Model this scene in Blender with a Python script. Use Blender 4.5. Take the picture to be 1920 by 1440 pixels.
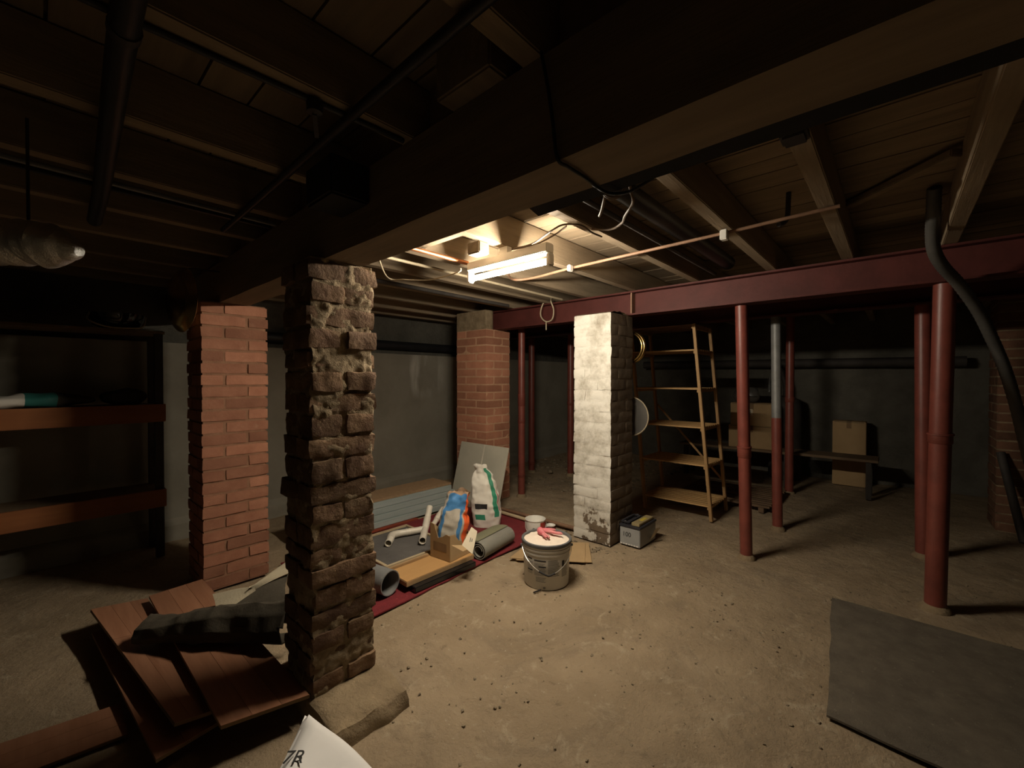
import bpy, bmesh, math, random
from mathutils import Vector, Matrix, noise, Euler

for o in list(bpy.data.objects):
    bpy.data.objects.remove(o)
scene = bpy.context.scene
COL = scene.collection
random.seed(7)

# ------------------------------------------------------------------ camera
F_PX, CAM_H = 800.0, 1.38
YAW, PITCH = math.radians(42.0), math.radians(0.7)
FW = Vector((math.cos(YAW) * math.cos(PITCH), math.sin(YAW) * math.cos(PITCH), -math.sin(PITCH)))
RT = Vector((math.sin(YAW), -math.cos(YAW), 0.0))
UP = RT.cross(FW)
EYE = Vector((0, 0, CAM_H))
cd = bpy.data.cameras.new('camera')
cd.sensor_fit = 'HORIZONTAL'
cd.sensor_width = 36.0
cd.lens = 36.0 * F_PX / 1920.0
cd.clip_start = 0.02
cam = bpy.data.objects.new('camera', cd)
COL.objects.link(cam)
m3 = Matrix((RT, UP, -FW)).transposed()
cam.matrix_world = Matrix.Translation(EYE) @ m3.to_4x4()
scene.camera = cam

# ------------------------------------------------------------------ world / exposure
w = bpy.data.worlds.new('cellar_world')
scene.world = w
w.use_nodes = True
w.node_tree.nodes['Background'].inputs[0].default_value = (0, 0, 0, 1)
w.node_tree.nodes['Background'].inputs[1].default_value = 0.0
vs = scene.view_settings
vs.view_transform = 'Standard'
vs.look = 'None'
vs.exposure = 0.0
vs.gamma = 1.0
vs.use_curve_mapping = False
LAMP_STRENGTH = 570.0
LAMP_COLOR = (1.0, 0.885, 0.71)


# pixel helpers: a pixel gives a direction, the plane it meets gives the distance
def ray(x, y):
    return FW + RT * ((x - 960) / F_PX) + UP * ((720 - y) / F_PX)


def pz(x, y, z=0.0):
    d = ray(x, y)
    return EYE + d * ((z - CAM_H) / d.z)


def pX(x, y, X):
    d = ray(x, y)
    return EYE + d * (X / d.x)


def pY(x, y, Y):
    d = ray(x, y)
    return EYE + d * (Y / d.y)


def pD(x, y, dist):
    return EYE + ray(x, y) * dist


# ------------------------------------------------------------------ materials
def _n(nt, t, **kw):
    n = nt.nodes.new(t)
    for k, v in kw.items():
        setattr(n, k, v)
    return n


def mat(name, a, b=None, scale=6.0, rough=0.85, bump=0.25, bscale=40.0, metal=0.0, rnd=0.0,
        stretch=(1, 1, 1), spec=0.3, c=None, cscale=2.0, cpos=0.6, bdist=0.006, world=False,
        transmission=0.0, coat=0.0, detail=6.0):
    m = bpy.data.materials.new(name)
    m.use_nodes = True
    nt = m.node_tree
    bs = nt.nodes['Principled BSDF']
    bs.inputs['Roughness'].default_value = rough
    bs.inputs['Metallic'].default_value = metal
    bs.inputs['Specular IOR Level'].default_value = spec
    bs.inputs['Transmission Weight'].default_value = transmission
    bs.inputs['Coat Weight'].default_value = coat
    b = b or tuple(x * 0.75 for x in a)
    tc = _n(nt, 'ShaderNodeTexCoord')
    oi = _n(nt, 'ShaderNodeObjectInfo')
    if world:
        vec = _n(nt, 'ShaderNodeNewGeometry').outputs['Position']
    else:
        add = _n(nt, 'ShaderNodeVectorMath', operation='ADD')
        mul = _n(nt, 'ShaderNodeMath', operation='MULTIPLY')
        mul.inputs[1].default_value = 37.0
        nt.links.new(oi.outputs['Random'], mul.inputs[0])
        nt.links.new(tc.outputs['Object'], add.inputs[0])
        nt.links.new(mul.outputs[0], add.inputs[1])
        vec = add.outputs[0]
    mp = _n(nt, 'ShaderNodeMapping')
    mp.inputs['Scale'].default_value = stretch
    nt.links.new(vec, mp.inputs['Vector'])
    nz = _n(nt, 'ShaderNodeTexNoise')
    nz.inputs['Scale'].default_value = scale
    nz.inputs['Detail'].default_value = detail
    nz.inputs['Roughness'].default_value = 0.62
    nt.links.new(mp.outputs[0], nz.inputs['Vector'])
    rp = _n(nt, 'ShaderNodeValToRGB')
    rp.color_ramp.elements[0].position = 0.34
    rp.color_ramp.elements[1].position = 0.66
    rp.color_ramp.elements[0].color = (*a, 1)
    rp.color_ramp.elements[1].color = (*b, 1)
    nt.links.new(nz.outputs['Fac'], rp.inputs[0])
    col = rp.outputs[0]
    if c:
        n2 = _n(nt, 'ShaderNodeTexNoise')
        n2.inputs['Scale'].default_value = cscale
        n2.inputs['Detail'].default_value = 8.0
        n2.inputs['Roughness'].default_value = 0.7
        nt.links.new(mp.outputs[0], n2.inputs['Vector'])
        r2 = _n(nt, 'ShaderNodeValToRGB')
        r2.color_ramp.elements[0].position = cpos
        r2.color_ramp.elements[1].position = min(1.0, cpos + 0.1)
        nt.links.new(n2.outputs['Fac'], r2.inputs[0])
        mx = _n(nt, 'ShaderNodeMix', data_type='RGBA')
        nt.links.new(r2.outputs[0], mx.inputs[0])
        nt.links.new(col, mx.inputs[6])
        mx.inputs[7].default_value = (*c, 1)
        col = mx.outputs[2]
    if rnd:
        hs = _n(nt, 'ShaderNodeHueSaturation')
        mr = _n(nt, 'ShaderNodeMapRange')
        mr.inputs[3].default_value = 1 - rnd
        mr.inputs[4].default_value = 1 + rnd
        nt.links.new(oi.outputs['Random'], mr.inputs[0])
        nt.links.new(mr.outputs[0], hs.inputs['Value'])
        nt.links.new(col, hs.inputs['Color'])
        col = hs.outputs[0]
    nt.links.new(col, bs.inputs['Base Color'])
    if bump:
        nb = _n(nt, 'ShaderNodeTexNoise')
        nb.inputs['Scale'].default_value = bscale
        nb.inputs['Detail'].default_value = 8.0
        nb.inputs['Roughness'].default_value = 0.65
        nt.links.new(mp.outputs[0], nb.inputs['Vector'])
        bp = _n(nt, 'ShaderNodeBump')
        bp.inputs['Strength'].default_value = bump
        bp.inputs['Distance'].default_value = bdist
        nt.links.new(nb.outputs['Fac'], bp.inputs['Height'])
        nt.links.new(bp.outputs[0], bs.inputs['Normal'])
    m['col_node'] = ''
    return m


M = {}
def floor_mat():
    m = mat('trodden_earth', (0.395, 0.30, 0.192), (0.31, 0.23, 0.142), 2.2, 0.9, 0.0, world=True)
    nt = m.node_tree
    bs = nt.nodes['Principled BSDF']
    geo = _n(nt, 'ShaderNodeNewGeometry')
    col = bs.inputs['Base Color'].links[0].from_socket

    def layer(col, scale, lo, hi, c, detail=8.0, rough=0.7, dist=0.0, amount=1.0):
        nz = _n(nt, 'ShaderNodeTexNoise')
        nz.inputs['Scale'].default_value = scale
        nz.inputs['Detail'].default_value = detail
        nz.inputs['Roughness'].default_value = rough
        nz.inputs['Distortion'].default_value = dist
        nt.links.new(geo.outputs['Position'], nz.inputs['Vector'])
        mr = _n(nt, 'ShaderNodeMapRange')
        mr.inputs[1].default_value = lo
        mr.inputs[2].default_value = hi
        mr.inputs[4].default_value = amount
        nt.links.new(nz.outputs['Fac'], mr.inputs[0])
        mx = _n(nt, 'ShaderNodeMix', data_type='RGBA')
        nt.links.new(mr.outputs[0], mx.inputs[0])
        nt.links.new(col, mx.inputs[6])
        mx.inputs[7].default_value = (*c, 1)
        return mx.outputs[2]
    col = layer(col, 1.7, 0.52, 0.66, (0.235, 0.18, 0.12), 10, 0.72, 0.8, 0.75)      # damp stains
    col = layer(col, 6.0, 0.55, 0.66, (0.46, 0.37, 0.25), 10, 0.75, 1.2, 0.8)       # dry scuffs
    col = layer(col, 14.0, 0.60, 0.70, (0.19, 0.145, 0.09), 8, 0.7, 0.6, 0.8)       # dirt specks
    col = layer(col, 42.0, 0.66, 0.74, (0.52, 0.44, 0.32), 4, 0.6, 0.0, 0.7)       # lime crumbs
    nt.links.new(col, bs.inputs['Base Color'])
    prev = None
    for sc, st, di in ((7.0, 0.9, 0.035), (38.0, 0.8, 0.008)):
        nz = _n(nt, 'ShaderNodeTexNoise')
        nz.inputs['Scale'].default_value = sc
        nz.inputs['Detail'].default_value = 9
        nz.inputs['Roughness'].default_value = 0.7
        nz.inputs['Distortion'].default_value = 0.2
        nt.links.new(geo.outputs['Position'], nz.inputs['Vector'])
        bp = _n(nt, 'ShaderNodeBump')
        bp.inputs['Strength'].default_value = st
        bp.inputs['Distance'].default_value = di
        nt.links.new(nz.outputs['Fac'], bp.inputs['Height'])
        if prev:
            nt.links.new(prev.outputs[0], bp.inputs['Normal'])
        prev = bp
    nt.links.new(prev.outputs[0], bs.inputs['Normal'])
    return m


M['floor'] = floor_mat()
M['render_wall'] = mat('grey_render', (0.30, 0.275, 0.22), (0.23, 0.21, 0.165), 2.2, 0.92, 0.4, 14, world=True)
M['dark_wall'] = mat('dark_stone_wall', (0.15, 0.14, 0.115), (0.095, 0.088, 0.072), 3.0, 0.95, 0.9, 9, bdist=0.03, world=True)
M['board'] = mat('ceiling_board_wood', (0.245, 0.185, 0.118), (0.17, 0.126, 0.08), 5, 0.85, 0.3, 30, rnd=0.22, stretch=(3, 0.25, 3))
M['joist'] = mat('joist_wood', (0.27, 0.205, 0.132), (0.185, 0.138, 0.088), 5, 0.85, 0.35, 30, rnd=0.15, stretch=(0.3, 3, 3))
M['beam'] = mat('beam_timber', (0.235, 0.175, 0.115), (0.17, 0.125, 0.082), 4, 0.85, 0.35, 26, stretch=(3, 0.3, 3), c=(0.115, 0.085, 0.058), cscale=3, cpos=0.66)
M['black_wood'] = mat('tarred_wood', (0.022, 0.02, 0.022), (0.012, 0.012, 0.012), 5, 0.7, 0.2)
M['old_brick'] = mat('old_dark_brick', (0.20, 0.125, 0.07), (0.11, 0.06, 0.036), 9, 0.93, 0.9, 38, rnd=0.25, c=(0.27, 0.19, 0.115), cscale=7, cpos=0.60, bdist=0.012)
M['old_mortar'] = mat('crumbling_mortar', (0.34, 0.26, 0.16), (0.20, 0.145, 0.085), 12, 0.95, 1.0, 45, bdist=0.014)
M['red_brick'] = mat('red_brick', (0.36, 0.165, 0.10), (0.27, 0.115, 0.068), 7, 0.88, 0.4, 45, rnd=0.28, c=(0.40, 0.215, 0.135), cscale=4, cpos=0.62)
M['red_mortar'] = mat('reddish_mortar', (0.30, 0.16, 0.095), (0.22, 0.11, 0.065), 12, 0.93, 0.6, 50)
M['orange_brick'] = mat('washed_orange_brick', (0.44, 0.20, 0.12), (0.35, 0.15, 0.09), 6, 0.9, 0.3, 45, rnd=0.24, c=(0.36, 0.23, 0.155), cscale=3, cpos=0.64)
M['orange_mortar'] = mat('pale_orange_mortar', (0.55, 0.34, 0.21), (0.46, 0.27, 0.16), 12, 0.93, 0.4, 50)
M['dim_brick'] = mat('dim_brown_brick', (0.17, 0.085, 0.05), (0.10, 0.05, 0.03), 7, 0.9, 0.4, 40, rnd=0.2)
M['red_steel'] = mat('red_oxide_paint', (0.085, 0.022, 0.018), (0.06, 0.016, 0.013), 6, 0.6, 0.25, 30, spec=0.2, c=(0.11, 0.045, 0.034), cscale=9, cpos=0.68)
M['red_pole'] = mat('red_pole_paint', (0.20, 0.050, 0.035), (0.14, 0.036, 0.026), 7, 0.42, 0.15, 40, spec=0.5, rnd=0.1)
M['grey_metal'] = mat('dull_grey_metal', (0.25, 0.25, 0.24), (0.17, 0.17, 0.165), 8, 0.5, 0.15, 40, metal=0.3)
M['black_pipe'] = mat('black_iron', (0.02, 0.02, 0.022), (0.012, 0.012, 0.013), 6, 0.45, 0.15, 30, spec=0.4)
M['dark_pipe'] = mat('dusty_dark_pipe', (0.06, 0.052, 0.045), (0.035, 0.03, 0.028), 6, 0.7, 0.2, 30)
M['copper'] = mat('copper_tube', (0.72, 0.30, 0.14), (0.55, 0.21, 0.10), 6, 0.35, 0.05, 30, metal=0.9)
M['brass'] = mat('brass_metal', (0.60, 0.42, 0.16), (0.42, 0.28, 0.10), 6, 0.22, 0.05, 30, metal=1.0)
M['foil'] = mat('crinkled_foil', (0.80, 0.79, 0.76), (0.66, 0.65, 0.62), 6, 0.28, 0.8, 14, metal=0.85, bdist=0.02)
M['white_metal'] = mat('white_enamel', (0.80, 0.78, 0.72), (0.72, 0.70, 0.64), 4, 0.4, 0.02)
M['cable_cream'] = mat('cream_cable', (0.40, 0.33, 0.22), None, 8, 0.6, 0.05)
M['cable_brown'] = mat('brown_cable', (0.17, 0.115, 0.07), None, 8, 0.6, 0.05)
M['cable_black'] = mat('black_cable', (0.02, 0.019, 0.018), None, 8, 0.55, 0.05)
M['conduit_brown'] = mat('brown_conduit', (0.26, 0.15, 0.09), (0.18, 0.10, 0.06), 8, 0.6, 0.1)
M['red_carpet'] = mat('dark_red_carpet', (0.21, 0.026, 0.03), (0.15, 0.02, 0.024), 14, 0.95, 0.8, 160, c=(0.40, 0.22, 0.19), cscale=30, cpos=0.72)
M['grey_carpet'] = mat('grey_carpet', (0.165, 0.138, 0.102), (0.115, 0.096, 0.072), 10, 0.97, 0.9, 170, c=(0.24, 0.205, 0.155), cscale=45, cpos=0.60)
M['roll_green'] = mat('khaki_underlay', (0.235, 0.225, 0.135), (0.19, 0.185, 0.115), 6, 0.85, 0.2, 60)
M['roll_grey'] = mat('grey_underlay_back', (0.255, 0.245, 0.205), (0.21, 0.20, 0.17), 6, 0.85, 0.2, 60)
M['dark_cloth'] = mat('charcoal_underlay', (0.066, 0.055, 0.038), (0.046, 0.038, 0.026), 6, 0.9, 0.4, 80)
M['pale_cloth'] = mat('pale_felt_lining', (0.42, 0.36, 0.25), (0.36, 0.31, 0.215), 8, 0.95, 0.4, 90)
M['laminate'] = mat('reddish_laminate', (0.31, 0.15, 0.085), (0.24, 0.11, 0.06), 5, 0.42, 0.05, 30, stretch=(6, 0.35, 6), rnd=0.12)
M['laminate_edge'] = mat('fibre_core_edge', (0.22, 0.14, 0.07), None, 8, 0.8, 0.2)
M['shelf_wood'] = mat('orange_shelf_wood', (0.32, 0.12, 0.042), (0.25, 0.09, 0.033), 4, 0.6, 0.1, 20, stretch=(0.3, 4, 4))
M['pine'] = mat('pine_slat', (0.50, 0.315, 0.135), (0.40, 0.24, 0.10), 5, 0.6, 0.1, 25, stretch=(4, 0.3, 4), rnd=0.1)
M['pine_leg'] = mat('pine_leg', (0.42, 0.255, 0.11), (0.32, 0.19, 0.08), 5, 0.6, 0.1, 25, stretch=(4, 4, 0.3), c=(0.07, 0.05, 0.03), cscale=3, cpos=0.66)
M['plank'] = mat('grey_brown_plank', (0.21, 0.145, 0.085), (0.15, 0.10, 0.06), 4, 0.85, 0.2, 25, stretch=(4, 0.3, 4))
M['chip'] = mat('chipboard_top', (0.36, 0.235, 0.13), (0.28, 0.18, 0.10), 30, 0.85, 0.2, 60)
M['blue_board'] = mat('pale_blue_board', (0.42, 0.48, 0.46), (0.33, 0.385, 0.37), 5, 0.8, 0.1, 30, stretch=(0.3, 2, 2), rnd=0.08)
M['plaster_board'] = mat('grey_green_board', (0.50, 0.475, 0.385), (0.43, 0.41, 0.33), 3, 0.85, 0.1, 60)
M['joint_tape'] = mat('pale_joint_strip', (0.68, 0.63, 0.52), None, 8, 0.85, 0.05)
M['felt'] = mat('dark_grey_felt', (0.135, 0.125, 0.115), (0.095, 0.088, 0.082), 5, 0.95, 0.4, 90)
M['rim_wood'] = mat('pale_rim_wood', (0.50, 0.40, 0.25), (0.42, 0.325, 0.20), 5, 0.7, 0.1, 25)
M['tan_board'] = mat('tan_veneer', (0.50, 0.29, 0.115), (0.44, 0.245, 0.095), 3, 0.6, 0.05, 25, stretch=(0.4, 3, 3))
M['tan_edge'] = mat('raw_wood_edge', (0.40, 0.26, 0.13), None, 8, 0.8, 0.2)
M['gloss_black'] = mat('gloss_black', (0.012, 0.012, 0.014), None, 5, 0.12, 0.0, spec=0.6)
M['white_pvc'] = mat('white_pvc', (0.74, 0.69, 0.58), (0.62, 0.56, 0.46), 5, 0.35, 0.05, 30, spec=0.5)
M['grey_pvc'] = mat('grey_pvc', (0.23, 0.235, 0.225), (0.18, 0.18, 0.175), 4, 0.45, 0.05, 30, spec=0.4)
M['card'] = mat('brown_cardboard', (0.44, 0.30, 0.155), (0.38, 0.255, 0.13), 4, 0.88, 0.1, 60)
M['card_dark'] = mat('printed_cardboard', (0.27, 0.175, 0.095), None, 8, 0.88, 0.1)
M['card_white'] = mat('white_card_flap', (0.68, 0.60, 0.45), (0.60, 0.52, 0.38), 6, 0.85, 0.1)
M['sack_white'] = mat('white_sack', (0.80, 0.76, 0.67), (0.72, 0.67, 0.58), 4, 0.7, 0.2, 20)
M['sack_green'] = mat('green_print', (0.04, 0.30, 0.17), (0.05, 0.24, 0.14), 6, 0.6, 0.1)
M['sack_blue'] = mat('blue_print', (0.075, 0.23, 0.47), (0.06, 0.19, 0.40), 6, 0.5, 0.1)
M['sack_orange'] = mat('orange_print', (0.85, 0.14, 0.035), (0.72, 0.10, 0.03), 6, 0.5, 0.1)
M['sack_grey'] = mat('translucent_grey_sack', (0.50, 0.46, 0.38), (0.40, 0.36, 0.30), 6, 0.5, 0.2)
M['sack_inside'] = mat('sack_lining', (0.40, 0.26, 0.16), None, 6, 0.7, 0.2)
M['ink'] = mat('dark_print', (0.035, 0.033, 0.032), None, 8, 0.7, 0.0)
M['ink_grey'] = mat('grey_print', (0.20, 0.19, 0.165), None, 8, 0.7, 0.0)
M['ink_red'] = mat('red_print', (0.50, 0.04, 0.05), None, 8, 0.6, 0.0)
M['pail'] = mat('pale_grey_pail', (0.62, 0.61, 0.57), (0.55, 0.54, 0.50), 4, 0.45, 0.05, 20, spec=0.4)
M['pail_rim'] = mat('dark_grey_rim', (0.13, 0.135, 0.135), (0.10, 0.10, 0.10), 6, 0.5, 0.05)
M['powder'] = mat('white_plaster_powder', (0.80, 0.70, 0.58), (0.72, 0.61, 0.50), 8, 0.95, 0.6, 60)
M['pink'] = mat('pink_rubber', (0.62, 0.13, 0.16), (0.66, 0.33, 0.30), 12, 0.7, 0.2)
M['wire'] = mat('galvanised_wire', (0.75, 0.72, 0.64), None, 5, 0.35, 0.0, metal=0.6)
M['tin_red'] = mat('red_label', (0.42, 0.05, 0.035), (0.34, 0.04, 0.03), 6, 0.5, 0.05)
M['battery'] = mat('grey_battery_case', (0.33, 0.33, 0.315), (0.28, 0.28, 0.27), 6, 0.5, 0.05)
M['battery_lid'] = mat('black_battery_lid', (0.035, 0.034, 0.04), None, 6, 0.5, 0.05)
M['battery_label'] = mat('olive_battery_label', (0.30, 0.24, 0.12), (0.24, 0.19, 0.10), 8, 0.5, 0.05)
M['yellow'] = mat('yellow_sticker', (0.55, 0.42, 0.06), None, 8, 0.5, 0.0)
M['concrete'] = mat('rough_concrete', (0.30, 0.225, 0.135), (0.22, 0.16, 0.095), 8, 0.95, 0.9, 30, bdist=0.015)
M['stone'] = mat('rubble_stone', (0.24, 0.19, 0.125), (0.16, 0.125, 0.085), 10, 0.95, 0.6, 40, rnd=0.2)
M['white_paper'] = mat('white_cardboard', (0.78, 0.76, 0.73), (0.72, 0.70, 0.67), 4, 0.75, 0.05, 20)
M['clear'] = mat('cloudy_plastic', (0.30, 0.28, 0.25), None, 6, 0.35, 0.0, transmission=0.75, spec=0.5)
M['teal'] = mat('teal_print', (0.04, 0.20, 0.17), (0.03, 0.15, 0.13), 6, 0.6, 0.1)
M['hose'] = mat('grey_hose', (0.08, 0.076, 0.068), (0.05, 0.048, 0.044), 6, 0.5, 0.2)
M['red_floor'] = mat('red_edge_strip', (0.30, 0.06, 0.03), None, 8, 0.7, 0.0)
M['crate_wood'] = mat('dull_slat_wood', (0.16, 0.10, 0.06), (0.11, 0.07, 0.04), 5, 0.8, 0.1, rnd=0.15)

# whitewash only on the faces that were painted (towards the lit bay)
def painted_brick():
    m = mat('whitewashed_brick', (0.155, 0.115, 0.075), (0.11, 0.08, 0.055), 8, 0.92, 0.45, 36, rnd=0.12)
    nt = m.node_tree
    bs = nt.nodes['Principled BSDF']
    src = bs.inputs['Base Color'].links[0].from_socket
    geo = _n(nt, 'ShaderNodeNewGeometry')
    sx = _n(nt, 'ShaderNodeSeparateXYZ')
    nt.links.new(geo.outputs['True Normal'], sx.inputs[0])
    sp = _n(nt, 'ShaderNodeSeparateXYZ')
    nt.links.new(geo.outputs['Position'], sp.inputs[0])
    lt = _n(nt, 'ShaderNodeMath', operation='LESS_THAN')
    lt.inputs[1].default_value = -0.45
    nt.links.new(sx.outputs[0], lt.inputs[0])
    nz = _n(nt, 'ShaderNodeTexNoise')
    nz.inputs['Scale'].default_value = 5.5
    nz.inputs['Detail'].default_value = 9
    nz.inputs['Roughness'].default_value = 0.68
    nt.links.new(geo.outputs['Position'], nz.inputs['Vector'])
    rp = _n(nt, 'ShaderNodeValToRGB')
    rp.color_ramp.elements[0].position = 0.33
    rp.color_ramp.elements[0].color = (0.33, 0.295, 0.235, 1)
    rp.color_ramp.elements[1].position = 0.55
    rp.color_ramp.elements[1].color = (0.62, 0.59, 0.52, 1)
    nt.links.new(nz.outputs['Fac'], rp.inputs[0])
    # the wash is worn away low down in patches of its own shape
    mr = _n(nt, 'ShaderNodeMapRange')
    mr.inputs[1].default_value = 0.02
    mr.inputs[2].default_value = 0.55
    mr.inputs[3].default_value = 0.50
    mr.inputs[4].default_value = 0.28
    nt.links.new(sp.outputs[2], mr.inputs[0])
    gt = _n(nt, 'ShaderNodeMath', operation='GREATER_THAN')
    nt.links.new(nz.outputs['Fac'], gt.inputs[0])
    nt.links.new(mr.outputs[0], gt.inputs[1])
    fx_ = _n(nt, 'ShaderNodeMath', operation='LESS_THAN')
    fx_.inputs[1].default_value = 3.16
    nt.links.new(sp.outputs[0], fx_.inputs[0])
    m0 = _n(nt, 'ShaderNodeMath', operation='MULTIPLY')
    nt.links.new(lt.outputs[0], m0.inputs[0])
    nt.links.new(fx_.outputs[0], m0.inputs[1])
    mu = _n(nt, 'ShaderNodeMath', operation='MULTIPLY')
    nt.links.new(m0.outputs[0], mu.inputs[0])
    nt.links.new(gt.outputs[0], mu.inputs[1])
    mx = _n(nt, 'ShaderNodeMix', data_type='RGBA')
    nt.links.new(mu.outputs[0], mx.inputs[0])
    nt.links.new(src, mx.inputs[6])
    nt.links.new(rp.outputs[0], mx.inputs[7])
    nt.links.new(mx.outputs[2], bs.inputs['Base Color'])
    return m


M['white_brick'] = painted_brick()


def streaked_render():
    """render wall with a few white lime runs of fixed place on the wall"""
    m = M['render_wall']
    nt = m.node_tree
    bs = nt.nodes['Principled BSDF']
    src = bs.inputs['Base Color'].links[0].from_socket
    geo = _n(nt, 'ShaderNodeNewGeometry')
    sp = _n(nt, 'ShaderNodeSeparateXYZ')
    nt.links.new(geo.outputs['Position'], sp.inputs[0])

    def bump_range(sock, c, r):
        s = _n(nt, 'ShaderNodeMath', operation='SUBTRACT')
        s.inputs[1].default_value = c
        nt.links.new(sock, s.inputs[0])
        a = _n(nt, 'ShaderNodeMath', operation='ABSOLUTE')
        nt.links.new(s.outputs[0], a.inputs[0])
        mr = _n(nt, 'ShaderNodeMapRange')
        mr.inputs[1].default_value = r
        mr.inputs[2].default_value = r * 0.25
        nt.links.new(a.outputs[0], mr.inputs[0])
        return mr.outputs[0]
    fx = bump_range(sp.outputs[0], 3.42, 0.36)
    fz = bump_range(sp.outputs[2], 1.45, 0.36)
    mp = _n(nt, 'ShaderNodeMapping')
    mp.inputs['Scale'].default_value = (1, 1, 0.22)
    nt.links.new(geo.outputs['Position'], mp.inputs[0])
    nz = _n(nt, 'ShaderNodeTexNoise')
    nz.inputs['Scale'].default_value = 7
    nz.inputs['Detail'].default_value = 6
    nt.links.new(mp.outputs[0], nz.inputs['Vector'])
    rp = _n(nt, 'ShaderNodeMapRange')
    rp.inputs[1].default_value = 0.45
    rp.inputs[2].default_value = 0.62
    nt.links.new(nz.outputs['Fac'], rp.inputs[0])
    a = _n(nt, 'ShaderNodeMath', operation='MULTIPLY')
    nt.links.new(fx, a.inputs[0])
    nt.links.new(fz, a.inputs[1])
    b = _n(nt, 'ShaderNodeMath', operation='MULTIPLY')
    nt.links.new(a.outputs[0], b.inputs[0])
    nt.links.new(rp.outputs[0], b.inputs[1])
    mx = _n(nt, 'ShaderNodeMix', data_type='RGBA')
    nt.links.new(b.outputs[0], mx.inputs[0])
    nt.links.new(src, mx.inputs[6])
    mx.inputs[7].default_value = (0.60, 0.56, 0.49, 1)
    nt.links.new(mx.outputs[2], bs.inputs['Base Color'])


streaked_render()


def emis(name, col, strength):
    m = bpy.data.materials.new(name)
    m.use_nodes = True
    bs = m.node_tree.nodes['Principled BSDF']
    bs.inputs['Base Color'].default_value = (1, 1, 1, 1)
    bs.inputs['Emission Color'].default_value = (*col, 1)
    bs.inputs['Emission Strength'].default_value = strength
    return m


M['tube'] = emis('lit_tube', LAMP_COLOR, LAMP_STRENGTH)

# ------------------------------------------------------------------ mesh helpers
WLOC = {}


def V(*a):
    return Vector(a)


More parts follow.
